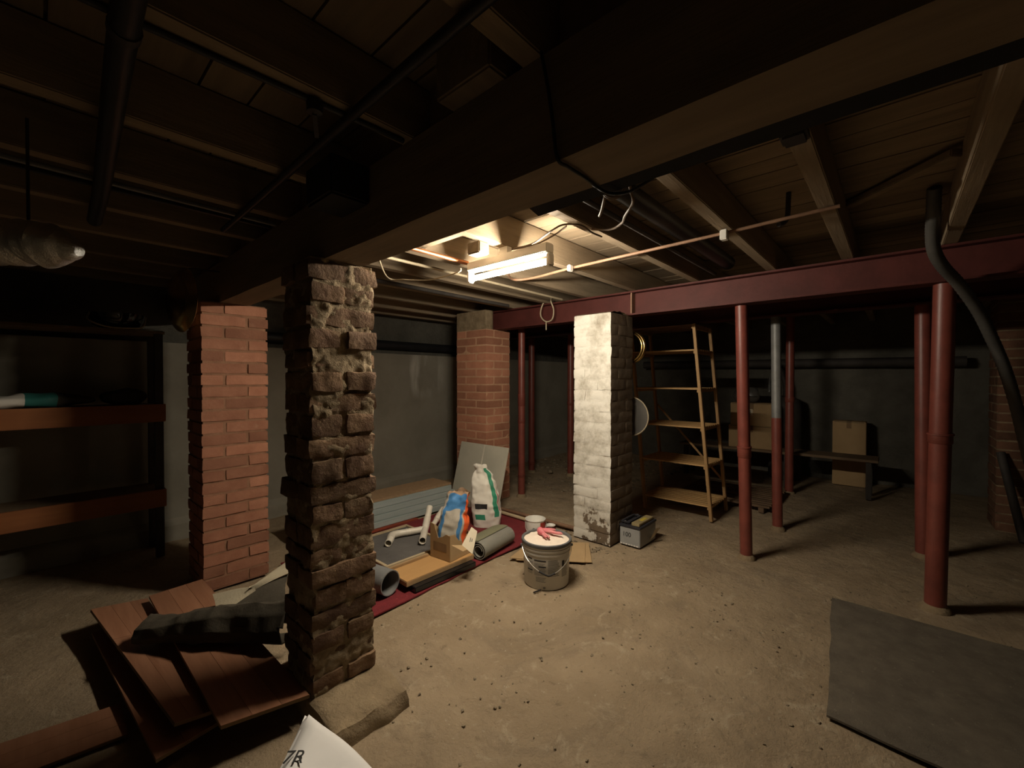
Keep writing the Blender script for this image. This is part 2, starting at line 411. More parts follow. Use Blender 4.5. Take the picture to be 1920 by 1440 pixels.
class MB:
    """collects geometry in world coordinates and links it as one mesh object"""

    def __init__(self):
        self.v = []
        self.f = []
        self.mi = []
        self.cur = 0

    def add(self, vs_, fs, mi=None):
        n = len(self.v)
        self.v += [Vector(p) for p in vs_]
        for f in fs:
            self.f.append([i + n for i in f])
            self.mi.append(self.cur if mi is None else mi)
        return self

    def box(self, lo, hi, mi=None, mtx=None):
        x0, y0, z0 = lo
        x1, y1, z1 = hi
        vs_ = [V(x, y, z) for z in (z0, z1) for y in (y0, y1) for x in (x0, x1)]
        if mtx is not None:
            vs_ = [mtx @ p for p in vs_]
        return self.add(vs_, [(0, 2, 3, 1), (4, 5, 7, 6), (0, 1, 5, 4), (2, 6, 7, 3), (0, 4, 6, 2), (1, 3, 7, 5)], mi)

    def bar(self, a, b, w_, h_, upv=None, mi=None):
        a, b = Vector(a), Vector(b)
        d = (b - a).normalized()
        upv = Vector(upv) if upv else (V(0, 0, 1) if abs(d.z) < 0.9 else V(1, 0, 0))
        s = d.cross(upv).normalized()
        u = s.cross(d).normalized()
        vs_ = [p + s * (sx * w_ / 2) + u * (sy * h_ / 2) for p in (a, b) for sy in (-1, 1) for sx in (-1, 1)]
        return self.add(vs_, [(0, 1, 3, 2), (4, 6, 7, 5), (0, 4, 5, 1), (2, 3, 7, 6), (0, 2, 6, 4), (1, 5, 7, 3)], mi)

    def tube(self, pts, r, n=12, caps=True, mi=None, rs=None):
        pts = [Vector(p) for p in pts]
        k = len(pts)
        rs = rs or [r] * k
        prev = None
        rings = []
        for i, p in enumerate(pts):
            d = (pts[min(i + 1, k - 1)] - pts[max(i - 1, 0)]).normalized()
            if prev is None:
                u = d.orthogonal().normalized()
            else:
                u = prev - d * prev.dot(d)
                u = u.normalized() if u.length > 1e-6 else d.orthogonal().normalized()
            prev = u
            v_ = d.cross(u)
            rings.append([p + (u * math.cos(t) + v_ * math.sin(t)) * rs[i] for t in [2 * math.pi * j / n for j in range(n)]])
        vs_ = [q for rg in rings for q in rg]
        fs = [(i * n + j, i * n + (j + 1) % n, (i + 1) * n + (j + 1) % n, (i + 1) * n + j) for i in range(k - 1) for j in range(n)]
        if caps:
            fs += [tuple(range(n))[::-1], tuple((k - 1) * n + j for j in range(n))]
        return self.add(vs_, fs, mi)

    def pipe(self, a, b, r, t, n=20, mi=None):
        """open hollow pipe"""
        a, b = Vector(a), Vector(b)
        d = (b - a).normalized()
        u = d.orthogonal().normalized()
        v_ = d.cross(u)
        rings = [[p + (u * math.cos(q) + v_ * math.sin(q)) * rr for q in [2 * math.pi * j / n for j in range(n)]]
                 for p, rr in ((a, r), (b, r), (b, r - t), (a, r - t))]
        vs_ = [q for rg in rings for q in rg]
        fs = [(i * n + j, i * n + (j + 1) % n, ((i + 1) % 4) * n + (j + 1) % n, ((i + 1) % 4) * n + j) for i in range(4) for j in range(n)]
        return self.add(vs_, fs, mi)

    def lathe(self, prof, c=(0, 0, 0), n=28, mtx=None, mi=None):
        c = Vector(c)
        vs_ = []
        for r, z in prof:
            for j in range(n):
                t = 2 * math.pi * j / n
                p = V(r * math.cos(t), r * math.sin(t), z)
                vs_.append((mtx @ p if mtx is not None else p) + c)
        k = len(prof)
        fs = [(i * n + j, i * n + (j + 1) % n, (i + 1) * n + (j + 1) % n, (i + 1) * n + j) for i in range(k - 1) for j in range(n)]
        if prof[0][0] > 1e-5:
            fs.append(tuple(range(n))[::-1])
        if prof[-1][0] > 1e-5:
            fs.append(tuple((k - 1) * n + j for j in range(n)))
        return self.add(vs_, fs, mi)

    def grid(self, fn, nu, nv, thick=0.0, mi=None):
        """surface fn(u,v); thick gives it a second side along -normal"""
        pts = [[Vector(fn(i / nu, j / nv)) for j in range(nv + 1)] for i in range(nu + 1)]
        vs_ = [p for r_ in pts for p in r_]
        W = nv + 1
        fs = [(i * W + j, (i + 1) * W + j, (i + 1) * W + j + 1, i * W + j + 1) for i in range(nu) for j in range(nv)]
        if thick:
            nrm = []
            for i in range(nu + 1):
                for j in range(nv + 1):
                    du = pts[min(i + 1, nu)][j] - pts[max(i - 1, 0)][j]
                    dv = pts[i][min(j + 1, nv)] - pts[i][max(j - 1, 0)]
                    c_ = du.cross(dv)
                    nrm.append(c_.normalized() if c_.length > 1e-9 else V(0, 0, 1))
            N = len(vs_)
            vs_ = vs_ + [p - q * thick for p, q in zip(vs_[:], nrm)]
            fs = fs + [tuple(N + a for a in f[::-1]) for f in fs[:]]
            rim = [(i, 0) for i in range(nu + 1)] + [(nu, j) for j in range(1, nv + 1)] + \
                  [(i, nv) for i in range(nu - 1, -1, -1)] + [(0, j) for j in range(nv - 1, 0, -1)]
            for q in range(len(rim)):
                a = rim[q][0] * W + rim[q][1]
                b = rim[(q + 1) % len(rim)][0] * W + rim[(q + 1) % len(rim)][1]
                fs.append((b, a, N + a, N + b))
        return self.add(vs_, fs, mi)

    def build(self, name, material, parent=None, smooth=False, bevel=0.0, origin=None):
        if origin is None:
            xs = [p.x for p in self.v]
            ys = [p.y for p in self.v]
            origin = V((min(xs) + max(xs)) / 2, (min(ys) + max(ys)) / 2, min(p.z for p in self.v))
        origin = Vector(origin)
        me = bpy.data.meshes.new(name)
        me.from_pydata([p - origin for p in self.v], [], self.f)
        mats = material if isinstance(material, (list, tuple)) else [material]
        for mm in mats:
            me.materials.append(M[mm])
        if len(mats) > 1:
            me.polygons.foreach_set('material_index', self.mi)
        bm = bmesh.new()
        bm.from_mesh(me)
        bmesh.ops.recalc_face_normals(bm, faces=bm.faces)
        if bevel:
            ed = [e for e in bm.edges if len(e.link_faces) == 2 and e.calc_face_angle(0) > 0.6]
            bmesh.ops.bevel(bm, geom=ed, offset=bevel, segments=2, affect='EDGES', clamp_overlap=True)
        bm.to_mesh(me)
        bm.free()
        if smooth:
            me.polygons.foreach_set('use_smooth', [True] * len(me.polygons))
            me.set_sharp_from_angle(angle=math.radians(45))
        return link(name, me, origin, parent)


def link(name, data, wloc, parent=None, rz=0.0):
    o = bpy.data.objects.new(name, data)
    COL.objects.link(o)
    wloc = Vector(wloc)
    if parent is not None:
        o.parent = parent
        o.location = wloc - WLOC[parent.name]
    else:
        o.location = wloc
    o.rotation_euler.z = rz
    WLOC[o.name] = wloc
    return o


def thing(name, label, cat, loc, group=None):
    o = link(name, None, loc)
    o.empty_display_size = 0.1
    return tag(o, label, cat, group)


def tag(o, label, cat, group=None):
    o['label'] = label
    o['category'] = cat
    if group:
        o['group'] = group
    return o


def struct(o):
    o['kind'] = 'structure'
    return o


def smooth_path(pts, n=8):
    pts = [Vector(p) for p in pts]
    P = [pts[0] * 2 - pts[1]] + pts + [pts[-1] * 2 - pts[-2]]
    out = []
    for i in range(1, len(P) - 2):
        for k in range(n):
            t = k / n
            a, b, c, d = P[i - 1], P[i], P[i + 1], P[i + 2]
            out.append(0.5 * ((2 * b) + (c - a) * t + (2 * a - 5 * b + 4 * c - d) * t * t + (3 * b - a - 3 * c + d) * t ** 3))
    out.append(pts[-1])
    return out


def nz3(p, s, seed=0.0):
    return noise.noise(Vector(p) * s + V(seed, seed * 1.7, seed * 0.6))


def text_mesh(name, body, size, mtx, material, parent):
    cu = bpy.data.curves.new(name, 'FONT')
    cu.body = body
    cu.size = size
    cu.extrude = 0.0006
    cu.align_x = 'CENTER'
    cu.align_y = 'CENTER'
    tmp = bpy.data.objects.new('tmp_text', cu)
    COL.objects.link(tmp)
    dg = bpy.context.evaluated_depsgraph_get()
    me = bpy.data.meshes.new_from_object(tmp.evaluated_get(dg))
    bpy.data.objects.remove(tmp)
    me.transform(mtx.to_3x3().to_4x4())
    me.materials.clear()
    me.materials.append(M[material])
    return link(name, me, mtx.translation, parent)


def frame_mtx(origin, xdir, ydir):
    x = Vector(xdir).normalized()
    z = x.cross(Vector(ydir)).normalized()
    y = z.cross(x)
    return Matrix.Translation(Vector(origin)) @ Matrix((x, y, z)).transposed().to_4x4()


# ------------------------------------------------------------------ the setting
X0, X1, Y0, Y1 = -2.3, 7.4, -2.6, 4.65
Z_J, Z_B = 2.14, 2.32          # underside of joists, underside of boards


def floor_h(x, y):
    return 0.012 * nz3((x, y, 0), 1.3, 3) + 0.007 * nz3((x, y, 0), 5.0, 9) + 0.0035 * nz3((x, y, 0), 17.0, 1) - 0.012


mb = MB()
nx, ny = 330, 250
mb.grid(lambda u, v: V(X0 + u * (X1 - X0), Y0 + v * (Y1 + 0.15 - Y0), floor_h(X0 + u * (X1 - X0), Y0 + v * (Y1 - Y0))), nx, ny)
fl = struct(mb.build('floor', 'floor', smooth=True))

mb = MB()
mb.box((X0, Y0, Z_B + 0.022), (X1, Y1 + 0.2, Z_B + 0.08))
ceil = struct(mb.build('ceiling', 'joist'))
bw = 0.165
k = 0
x = X0
while x < X1 - 0.02:
    ww = bw * random.uniform(0.82, 1.12)
    y = Y0
    dz = random.uniform(-0.003, 0.003)
    MB().box((x + 0.004, Y0, Z_B + dz), (min(x + ww - 0.004, X1), Y1 + 0.2, Z_B + 0.021)).build('ceiling_board', 'board', ceil)
    x += ww
JY = [-2.05, -1.6, -1.15, -0.68, -0.22, 0.235, 0.655, 1.17, 1.69, 2.17, 2.63, 3.1, 3.6, 4.1, 4.5]
for jy in JY:
    mb = MB()
    a = random.uniform(-0.008, 0.008)
    mb.box((X0, jy - 0.032, Z_J), (X1, jy + 0.032, Z_B - 0.004))
    mb.build('joist', 'joist', ceil, bevel=0.004)
# timber noggings between joists
for (xx, ya, yb) in ((1.55, 1.69, 2.17), (2.25, 1.69, 2.17)):
    MB().box((xx - 0.03, ya + 0.033, 2.17), (xx + 0.03, yb - 0.033, Z_B - 0.004)).build('nogging', 'joist', ceil, bevel=0.004)

for ya, yb in zip(JY[:-1], JY[1:]):  # added full height in every bay to keep lamp light off the left bay
    MB().box((0.86, ya + 0.033, Z_J), (0.91, yb - 0.033, Z_B - 0.003)).build('light_blocking', 'joist', ceil, bevel=0.004)

# rendered back wall with a dark recessed upper part and a low ledge
mb = MB()
mb.box((X0, Y1, -0.05), (X1, Y1 + 0.2, 1.69))
wb = struct(mb.build('wall_back', 'render_wall'))
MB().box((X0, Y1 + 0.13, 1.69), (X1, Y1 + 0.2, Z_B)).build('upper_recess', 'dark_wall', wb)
mb = MB()
mb.grid(lambda u, v: V(X0 + u * (X1 - X0), Y1 - 0.05 * (1 if v < 0.75 else (1 - v) * 4) + 0.006 * nz3((u * 9, v, 0), 3), 0.19 * v - 0.02), 90, 8)
mb.build('wall_ledge', 'render_wall', wb, smooth=True)


def rough_wall(fn, name, material, nu=110, nv=36, amp=0.035):
    return struct(MB().grid(fn, nu, nv).build(name, material, smooth=True))


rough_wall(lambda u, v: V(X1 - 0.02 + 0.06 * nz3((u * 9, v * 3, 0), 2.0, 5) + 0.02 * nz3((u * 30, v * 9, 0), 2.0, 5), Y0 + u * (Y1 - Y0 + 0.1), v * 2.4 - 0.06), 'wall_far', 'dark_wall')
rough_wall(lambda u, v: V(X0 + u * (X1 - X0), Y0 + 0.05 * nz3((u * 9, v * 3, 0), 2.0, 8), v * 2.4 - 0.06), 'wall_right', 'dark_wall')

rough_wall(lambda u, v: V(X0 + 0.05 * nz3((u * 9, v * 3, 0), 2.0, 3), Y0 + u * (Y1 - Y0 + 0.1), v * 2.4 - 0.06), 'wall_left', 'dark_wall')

# ------------------------------------------------------------------ main timber beam
beam = thing('timber_beam', 'massive timber beam spanning over the dark pillar and red pier', 'beam', (0.885, 1.0, 1.88))
mb = MB()


def beam_pt(u, v, L=7.1):
    y = -2.4 + u * L
    per = [(0.80, 1.88), (0.97, 1.88), (0.97, 2.14), (0.80, 2.14), (0.80, 1.88)]
    q = v * 4
    i = min(3, int(q))
    t = q - i
    a, b = per[i], per[i + 1]
    xx, zz = a[0] + (b[0] - a[0]) * t, a[1] + (b[1] - a[1]) * t
    am = 0.004 if zz < 2.1 else 0.0
    return V(xx + am * nz3((xx * 4, y, zz * 4), 2.5), y, zz + am * nz3((xx * 4, y, zz * 4), 2.5, 4))


mb.grid(beam_pt, 80, 16)
mb.build('timber', 'beam', beam, smooth=True)
# thin dark ledger along its lit side
mb = MB()
ya, yb = 0.86, -2.4
mb.add([(0.972, ya, 1.93), (1.045, ya - 0.03, 1.885), (1.06, ya - 0.01, 1.92), (0.972, ya, 1.985), (1.055, ya, 1.97),
        (0.972, yb, 1.93), (1.035, yb, 1.885), (1.05, yb, 1.92), (0.972, yb, 1.985), (1.045, yb, 1.97)],
       [(0, 1, 2, 4, 3), (5, 8, 9, 7, 6), (0, 5, 6, 1), (1, 6, 7, 2), (2, 7, 9, 4), (4, 9, 8, 3), (3, 8, 5, 0)])
mb.build('ledger', 'black_wood', beam)

# ------------------------------------------------------------------ brick pillars
def rough_brick_mesh(name, dx, dy, dz, seed, amp, cuts=(7, 4, 3), rnd_=0.012):
    """a box with rounded, knocked corners; centred in x,y and standing on z=0"""
    vs_, fs, idx = [], [], {}

    def vert(i, j, k_):
        key = (i, j, k_)
        if key not in idx:
            p = V(i / cuts[0] - 0.5, j / cuts[1] - 0.5, k_ / cuts[2] - 0.5)
            p = V(p.x * dx, p.y * dy, p.z * dz)
            h = V(dx / 2 - rnd_, dy / 2 - rnd_, dz / 2 - rnd_)
            q = V(*[max(-h[a], min(h[a], p[a])) for a in range(3)])
            e = p - q
            if e.length > 1e-6 and sum(1 for a in range(3) if abs(e[a]) > 1e-6) > 1:
                e = e.normalized() * rnd_
            p = q + e
            nn = V(nz3(p, 14, seed), nz3(p, 14, seed + 31), nz3(p, 14, seed + 77)) * amp
            nn += V(nz3(p, 38, seed), nz3(p, 38, seed + 31), nz3(p, 38, seed + 77)) * amp * 0.5
            vs_.append(p + nn + V(0, 0, dz / 2))
            idx[key] = len(vs_) - 1
        return idx[key]
    a, b, c = cuts
    for k_ in (0, c):
        for i in range(a):
            for j in range(b):
                q = [vert(i, j, k_), vert(i + 1, j, k_), vert(i + 1, j + 1, k_), vert(i, j + 1, k_)]
                fs.append(q if k_ else q[::-1])
    for j in (0, b):
        for i in range(a):
            for k_ in range(c):
                q = [vert(i, j, k_), vert(i + 1, j, k_), vert(i + 1, j, k_ + 1), vert(i, j, k_ + 1)]
                fs.append(q[::-1] if j else q)
    for i in (0, a):
        for j in range(b):
            for k_ in range(c):
                q = [vert(i, j, k_), vert(i, j + 1, k_), vert(i, j + 1, k_ + 1), vert(i, j, k_ + 1)]
                fs.append(q if i else q[::-1])
    me = bpy.data.meshes.new(name)
    me.from_pydata(vs_, [], fs)
    me.polygons.foreach_set('use_smooth', [True] * len(fs))
    me.set_sharp_from_angle(angle=math.radians(50))
    return me


def rough_box(mb, lo, hi, amp, step, seed, s=9.0):
    """a mortar core: box with a finely noised skin"""
    lo, hi = Vector(lo), Vector(hi)
    sx, sy, sz = hi.x - lo.x, hi.y - lo.y, hi.z - lo.z

    def dis(p):
        n_ = V(nz3(p, s, seed), nz3(p, s, seed + 5), 0) * amp + V(nz3(p, s * 3.3, seed), nz3(p, s * 3.3, seed + 5), 0) * amp * 0.7
        return p + n_
    per = 2 * (sx + sy)
    nu = max(8, int(per / step))
    nv = max(2, int(sz / step))

    def fn(u, v):
        d = (u % 1.0) * per
        if d < sx:
            p = V(lo.x + d, lo.y, 0)
        elif d < sx + sy:
            p = V(hi.x, lo.y + d - sx, 0)
        elif d < 2 * sx + sy:
            p = V(hi.x - (d - sx - sy), hi.y, 0)
        else:
            p = V(lo.x, hi.y - (d - 2 * sx - sy), 0)
        p.z = lo.z + sz * v
        return dis(p)
    mb.grid(fn, nu, nv)
    mb.box((lo.x + amp * 2, lo.y + amp * 2, lo.z), (hi.x - amp * 2, hi.y - amp * 2, hi.z))
    return mb


def pinwheel_pillar(name, label, lo, hi, z0, z1, courses, bmat, mmat, gap=0.012, amp=0.002, jut=0.003, depth=0.006, seed=1, rnd_=0.004,
                    cuts=(4, 2, 2), mstep=0.03, mamp=0.003):
    """1.5-brick pier: each course four bricks in a pinwheel, turned the other way in the next"""
    W, D = hi[0] - lo[0], hi[1] - lo[1]
    t = thing(name, label, 'pillar', ((lo[0] + hi[0]) / 2, (lo[1] + hi[1]) / 2, z0))
    ch = (z1 - z0) / courses
    mb = MB()
    depth += gap / 2
    rough_box(mb, (lo[0] + depth, lo[1] + depth, z0), (hi[0] - depth, hi[1] - depth, z1), mamp, mstep, seed)
    mb.build('mortar', mmat, t, smooth=True)
    a = W / 3.0
    b = D / 3.0
    var = {}
    for kind, (dx, dy) in {'x': (2 * a - gap, b - gap), 'y': (a - gap, 2 * b - gap)}.items():
        cc = cuts if kind == 'x' else (cuts[1], cuts[0], cuts[2])
        var[kind] = []
        for q in range(4):
            me = rough_brick_mesh('brick_' + kind, dx + gap * 0, dy, ch - gap, seed + q * 3.1 + (0 if kind == 'x' else 50), amp, cc, rnd_)
            me.materials.append(M[bmat])
            var[kind].append(me)
    rr = random.Random(seed)
    for c in range(courses):
        z = z0 + c * ch + gap * 0.5
        if c % 2 == 0:
            spots = [('x', lo[0] + a, lo[1] + b / 2), ('y', hi[0] - a / 2, lo[1] + b), ('x', hi[0] - a, hi[1] - b / 2), ('y', lo[0] + a / 2, hi[1] - b)]
        else:
            spots = [('x', hi[0] - a, lo[1] + b / 2), ('y', hi[0] - a / 2, hi[1] - b), ('x', lo[0] + a, hi[1] - b / 2), ('y', lo[0] + a / 2, lo[1] + b)]
        for kind, cx, cy in spots:
            o = link('brick', rr.choice(var[kind]), (cx + rr.uniform(-jut, jut), cy + rr.uniform(-jut, jut), z + rr.uniform(-0.001, 0.001)), t,
                     math.pi if rr.random() < 0.5 else 0.0)
    return t


# near pillar: two bricks a course, laid crosswise in turn, rough and crumbling
def near_pillar():
    lo, hi, z0, z1 = (0.735, 1.76), (1.03, 2.055), 0.06, 1.88
    t = thing('brick_pillar', 'dark crumbling brick pillar with ragged mortar on a concrete footing', 'pillar', (0.88, 1.9, 0.0))
    mb = MB()
    rough_box(mb, (lo[0] + 0.013, lo[1] + 0.013, z0), (hi[0] - 0.013, hi[1] - 0.013, z1), 0.012, 0.010, 4, 13.0)
    mb.build('mortar', 'old_mortar', t, smooth=True)
    rr = random.Random(3)
    hs = [rr.uniform(0.88, 1.12) for _ in range(20)]
    tot = sum(hs)
    z = z0
    for c in range(20):
        h = (z1 - z0) * hs[c] / tot
        g = rr.uniform(0.010, 0.020)
        for s in (0, 1):
            W = hi[0] - lo[0] + rr.uniform(-0.016, 0.014)
            Tt = (hi[1] - lo[1]) / 2 - rr.uniform(0.008, 0.02)
            me = rough_brick_mesh('old_brick', W, Tt, h - g, c * 2.3 + s * 9, 0.0075, (14, 8, 5), 0.008)
            me.materials.append(M['old_brick'])
            off = (Tt / 2 + 0.006) * (1 if s else -1)
            jx, jy = rr.uniform(-0.007, 0.007), rr.uniform(-0.006, 0.006)
            cx, cy = (lo[0] + hi[0]) / 2, (lo[1] + hi[1]) / 2
            if c % 2:
                link('brick', me, (cx + jx, cy + off + jy, z + g / 2), t, rr.uniform(-0.02, 0.02))
            else:
                link('brick', me, (cx + off + jx, cy + jy, z + g / 2), t, math.pi / 2 + rr.uniform(-0.02, 0.02))
        z += h
    mb = MB()

    def foot(u, v):
        a = u * 2 * math.pi
        ca, sa = math.cos(a), math.sin(a)
        m_ = max(abs(ca), abs(sa))
        px_, py_ = 0.885 + 0.158 * ca / m_, 1.82 + 0.285 * sa / m_
        prof = [(1.06, -0.03), (1.05, 0.02), (1.0, 0.055), (0.9, 0.064), (0.4, 0.066), (0.0, 0.066)]
        q = v * 5
        i = min(4, int(q))
        f = q - i
        s = prof[i][0] * (1 - f) + prof[i + 1][0] * f
        zz = prof[i][1] * (1 - f) + prof[i + 1][1] * f
        X_, Y_ = 0.885 + (px_ - 0.885) * s, 1.82 + (py_ - 1.82) * s
        return V(X_ + 0.014 * nz3((X_, Y_, zz), 9), Y_ + 0.014 * nz3((X_, Y_, zz), 9, 5), zz + (0.010 * nz3((X_, Y_, 0), 14, 2) if zz > 0 else 0))
    mb.grid(foot, 64, 15)
    mb.build('footing', 'concrete', t, smooth=True)


near_pillar()
pinwheel_pillar('brick_pier', 'smooth red brick pier under the timber beam beside dark wooden shelves', (0.69, 3.285), (1.09, 3.685), 0.0, 1.88, 24,
                'red_brick', 'red_mortar', gap=0.013, amp=0.004, jut=0.003, depth=0.006, seed=11, mamp=0.002)
p2 = pinwheel_pillar('brick_pier', 'orange brick pier carrying the end of the red steel beam', (3.29, 3.345), (3.69, 3.85), 0.0, 1.93, 22,
                     'orange_brick', 'orange_mortar', gap=0.013, amp=0.002, jut=0.0015, depth=0.003, seed=21, mamp=0.0008)
mb = MB()
rough_box(mb, (3.295, 3.35, 1.93), (3.41, 3.845, 2.14), 0.004, 0.03, 6)
rough_box(mb, (3.41, 3.56, 1.93), (3.68, 3.845, 2.14), 0.004, 0.03, 8)
mb.build('pier_head', 'old_mortar', p2, smooth=True)
wp = pinwheel_pillar('brick_pillar', 'whitewashed brick pillar under the red steel beam with peeling base', (3.13, 1.73), (3.53, 2.10), 0.0, 1.925, 21,
                     'white_brick', 'white_brick', gap=0.007, amp=0.004, jut=0.0025, depth=0.004, seed=31, rnd_=0.008, mstep=0.02, mamp=0.002, cuts=(8, 4, 4))
mb = MB()
mb.grid(lambda u, v: V(3.13 + 0.40 * u, 1.73 + 0.37 * v, 1.925 + 0.035 * math.sin(math.pi * min(1, u * 1.4)) * (0.6 + 0.4 * nz3((u, v, 0), 6)) * (1 if u < 0.72 else 0)), 16, 12)
mb.build('mortar_cap', 'old_mortar', wp, smooth=True)
pinwheel_pillar('chimney_pier', 'dim brown brick chimney pier in the dark corner', (5.79, -1.25), (6.24, -0.67), 0.0, 2.14, 26,
                'dim_brick', 'old_mortar', gap=0.012, amp=0.003, seed=41, depth=0.006)

# ------------------------------------------------------------------ steel beams
def steel_beam(name, label, xc, ya, yb, z0, z1, fw_=0.15):
    t = thing(name, label, 'beam', (xc, (ya + yb) / 2, z0))
    MB().box((xc - fw_ / 2, yb, z0), (xc + fw_ / 2, ya, z0 + 0.014)).build('flange', 'red_steel', t, bevel=0.003)
    MB().box((xc - fw_ / 2, yb, z1 - 0.014), (xc + fw_ / 2, ya, z1)).build('flange', 'red_steel', t, bevel=0.003)
    MB().box((xc - 0.006, yb, z0 + 0.014), (xc + 0.006, ya, z1 - 0.014)).build('web', 'red_steel', t)
    return t


ib = steel_beam('steel_beam', 'dark red steel I-beam resting on the whitewashed pillar', 3.5, 3.55, -2.5, 1.93, 2.137)
MB().box((3.432, 1.70, 1.945), (3.494, 1.712, 2.122)).build('stiffener_plate', 'conduit_brown', ib)
steel_beam('steel_beam', 'dark red steel I-beam over the poles behind the slatted shelf', 4.56, 4.2, -2.5, 1.95, 2.137)

# ------------------------------------------------------------------ red pipe columns
def column(label, x, y, top, r=0.045, lean=(0, 0), collars=(), mats=('red_pole',), split=None, foot=True, group=None):
    t = thing('pipe_column', label, 'column', (x, y, 0), group)
    a, b = V(x, y, -0.015), V(x + lean[0], y + lean[1], top)

    def at(z):
        return a + (b - a) * ((z - a.z) / (b.z - a.z))
    if split:
        MB().tube([a, at(split)], r, 24, caps=False).build('shaft', mats[0], t, smooth=True)
        MB().tube([at(split), b], r * 0.97, 24).build('upper_shaft', mats[1], t, smooth=True)
    else:
        MB().tube([a, b], r, 24).build('shaft', mats[0], t, smooth=True)
    for z0, z1 in collars:
        MB().tube([at(z0), at(z0 + 0.004), at(z1 - 0.012), at(z1 - 0.010), at(z1)], r, 24,
                  rs=[r * 1.02, r * 1.10, r * 1.10, r * 1.2, r * 1.2]).build('collar', mats[0], t, smooth=True)
    if foot:
        MB().lathe([(r * 1.5, -0.02), (r * 1.4, 0.008), (r * 1.15, 0.02), (r, 0.028)], (x, y, 0), 20).build('foot_mortar', 'concrete', t, smooth=True)
    return t


column('red pipe column with a collar, next to the slatted shelf', 3.655, 0.85, 1.93, 0.043, (-0.11, 0.02), ((0.78, 0.865),))
column('column painted red below and grey above, behind the collared red column', 4.54, 0.80, 1.95, 0.042, (0.02, 0.03), (), ('red_pole', 'grey_metal'), 1.02)
column('thin red pipe column far back before the wall shelf', 6.05, 0.95, 2.14, 0.045, (0.0, 0.0), ((1.1, 1.16),))
column('stout red pipe column standing at the edge of the grey carpet', 3.60, -0.185, 1.93, 0.05, (-0.08, -0.02), ((1.0, 1.06),))
column('dim red pipe column just behind the one at the grey carpet', 4.60, -0.17, 1.95, 0.05, (0.0, 0.02))
column('red pipe column with a socket joint beside the orange pier', 3.80, 3.27, 2.14, 0.040, (0, 0), ((1.06, 1.20), (0.86, 0.90), (0.22, 0.26)))
column('dark red pipe column in the passage behind the orange pier', 4.90, 4.02, 2.14, 0.045, (0, 0), ((0.1, 0.16),))
column('dark red pipe column half hidden by the whitewashed pillar', 5.11, 3.47, 2.14, 0.045, (0, 0), ((1.0, 1.05),))

# thin rods in the passage
tag(MB().tube([(6.6, 4.45, 0), (6.75, 4.42, 1.4)], 0.014, 8).build('metal_rod', 'grey_metal', smooth=True), 'thin grey rod leaning in the dark passage', 'rod')
tag(MB().tube([(6.9, 4.0, 0), (7.0, 3.95, 1.7)], 0.014, 8).build('metal_rod', 'grey_metal', smooth=True), 'upright thin rod at the end wall of the passage', 'rod')

# ------------------------------------------------------------------ the lamp
def lamp():
    xl, ya, yb, zt = 1.82, 1.355, 2.0, 2.0
    t = thing('tube_lamp', 'lit fluorescent tube lamp fixed under the ceiling joists', 'lamp', (xl, (ya + yb) / 2, 1.98))
    MB().box((xl - 0.032, ya + 0.01, 2.045), (xl + 0.032, yb - 0.01, 2.10)).build('batten', 'white_metal', t, bevel=0.006)
    MB().tube([(xl, ya + 0.028, 2.005), (xl, yb - 0.028, 2.005)], 0.016, 20).build('tube', 'tube', t, smooth=True)
    for yy in (ya, yb - 0.026):
        MB().box((xl - 0.022, yy, 1.978), (xl + 0.022, yy + 0.026, 2.046)).build('end_holder', 'white_metal', t, bevel=0.006)
    MB().box((xl - 0.02, 1.66, 2.10), (xl + 0.02, 1.72, 2.14)).build('bracket', 'white_metal', t)
    return t


lamp()
jb = tag(MB().box((1.62, 1.70, 2.075), (1.70, 1.80, 2.14)).build('junction_box', 'joist', bevel=0.006), 'small brown junction box beside the lit lamp', 'junction box')


def cable(name, label, pts, r, material, cat='cable', n=8, group=None):
    return tag(MB().tube(smooth_path(pts, 8), r, n).build(name, material, smooth=True), label, cat, group)


def zpx(lst):
    return [pz(x, y, z) for x, y, z in lst]


cable('twin_wire', 'thin wire looping from the lamp junction box to the joist', zpx([(965, 466, 2.12), (1000, 456, 2.10), (1035, 432, 2.10), (1058, 421, 2.12), (1090, 423, 2.12), (1110, 436, 2.11), (1128, 444, 2.12)]), 0.0045, 'cable_brown')
cable('twin_wire', 'second thin wire sagging below its twin near the lamp', zpx([(966, 467, 2.135), (1005, 458, 2.125), (1040, 440, 2.12), (1062, 424, 2.13)]), 0.0045, 'cable_brown')
cable('loose_wire', 'loose brown wire dangling in a loop under the beam edge', zpx([(1180, 338, 2.0), (1183, 360, 1.98), (1187, 380, 1.96), (1172, 405, 1.96), (1166, 418, 2.0), (1145, 430, 2.06), (1110, 430, 2.11)]), 0.005, 'cable_brown')
cable('loose_wire', 'short bent wire hanging beside the wire coil', zpx([(1138, 348, 2.0), (1134, 370, 1.97), (1128, 395, 1.96), (1124, 405, 1.96)]), 0.005, 'cable_brown')
coil = []
cc = pz(1150, 342, 1.95)
for q in range(40):
    a = q / 39 * 2 * math.pi * 2.4
    coil.append(cc + RT * (0.035 * math.cos(a) + 0.002 * q / 39) + UP * (0.04 * math.sin(a)) + FW * (0.0006 * q))
tag(MB().tube(coil, 0.004, 8).build('wire_coil', 'cable_brown', smooth=True), 'small coil of brown wire at the beam edge', 'cable')
cable('beam_cable', 'black cable wrapped down and under the timber beam', [V(0.79, 0.62, 2.14), V(0.789, 0.60, 2.05), V(0.789, 0.585, 1.96), V(0.792, 0.575, 1.88), V(0.83, 0.57, 1.872), V(0.90, 0.57, 1.872), V(0.97, 0.575, 1.872), V(1.03, 0.57, 1.875), V(1.06, 0.53, 1.88), V(1.07, 0.47, 1.90)], 0.0042, 'cable_black')
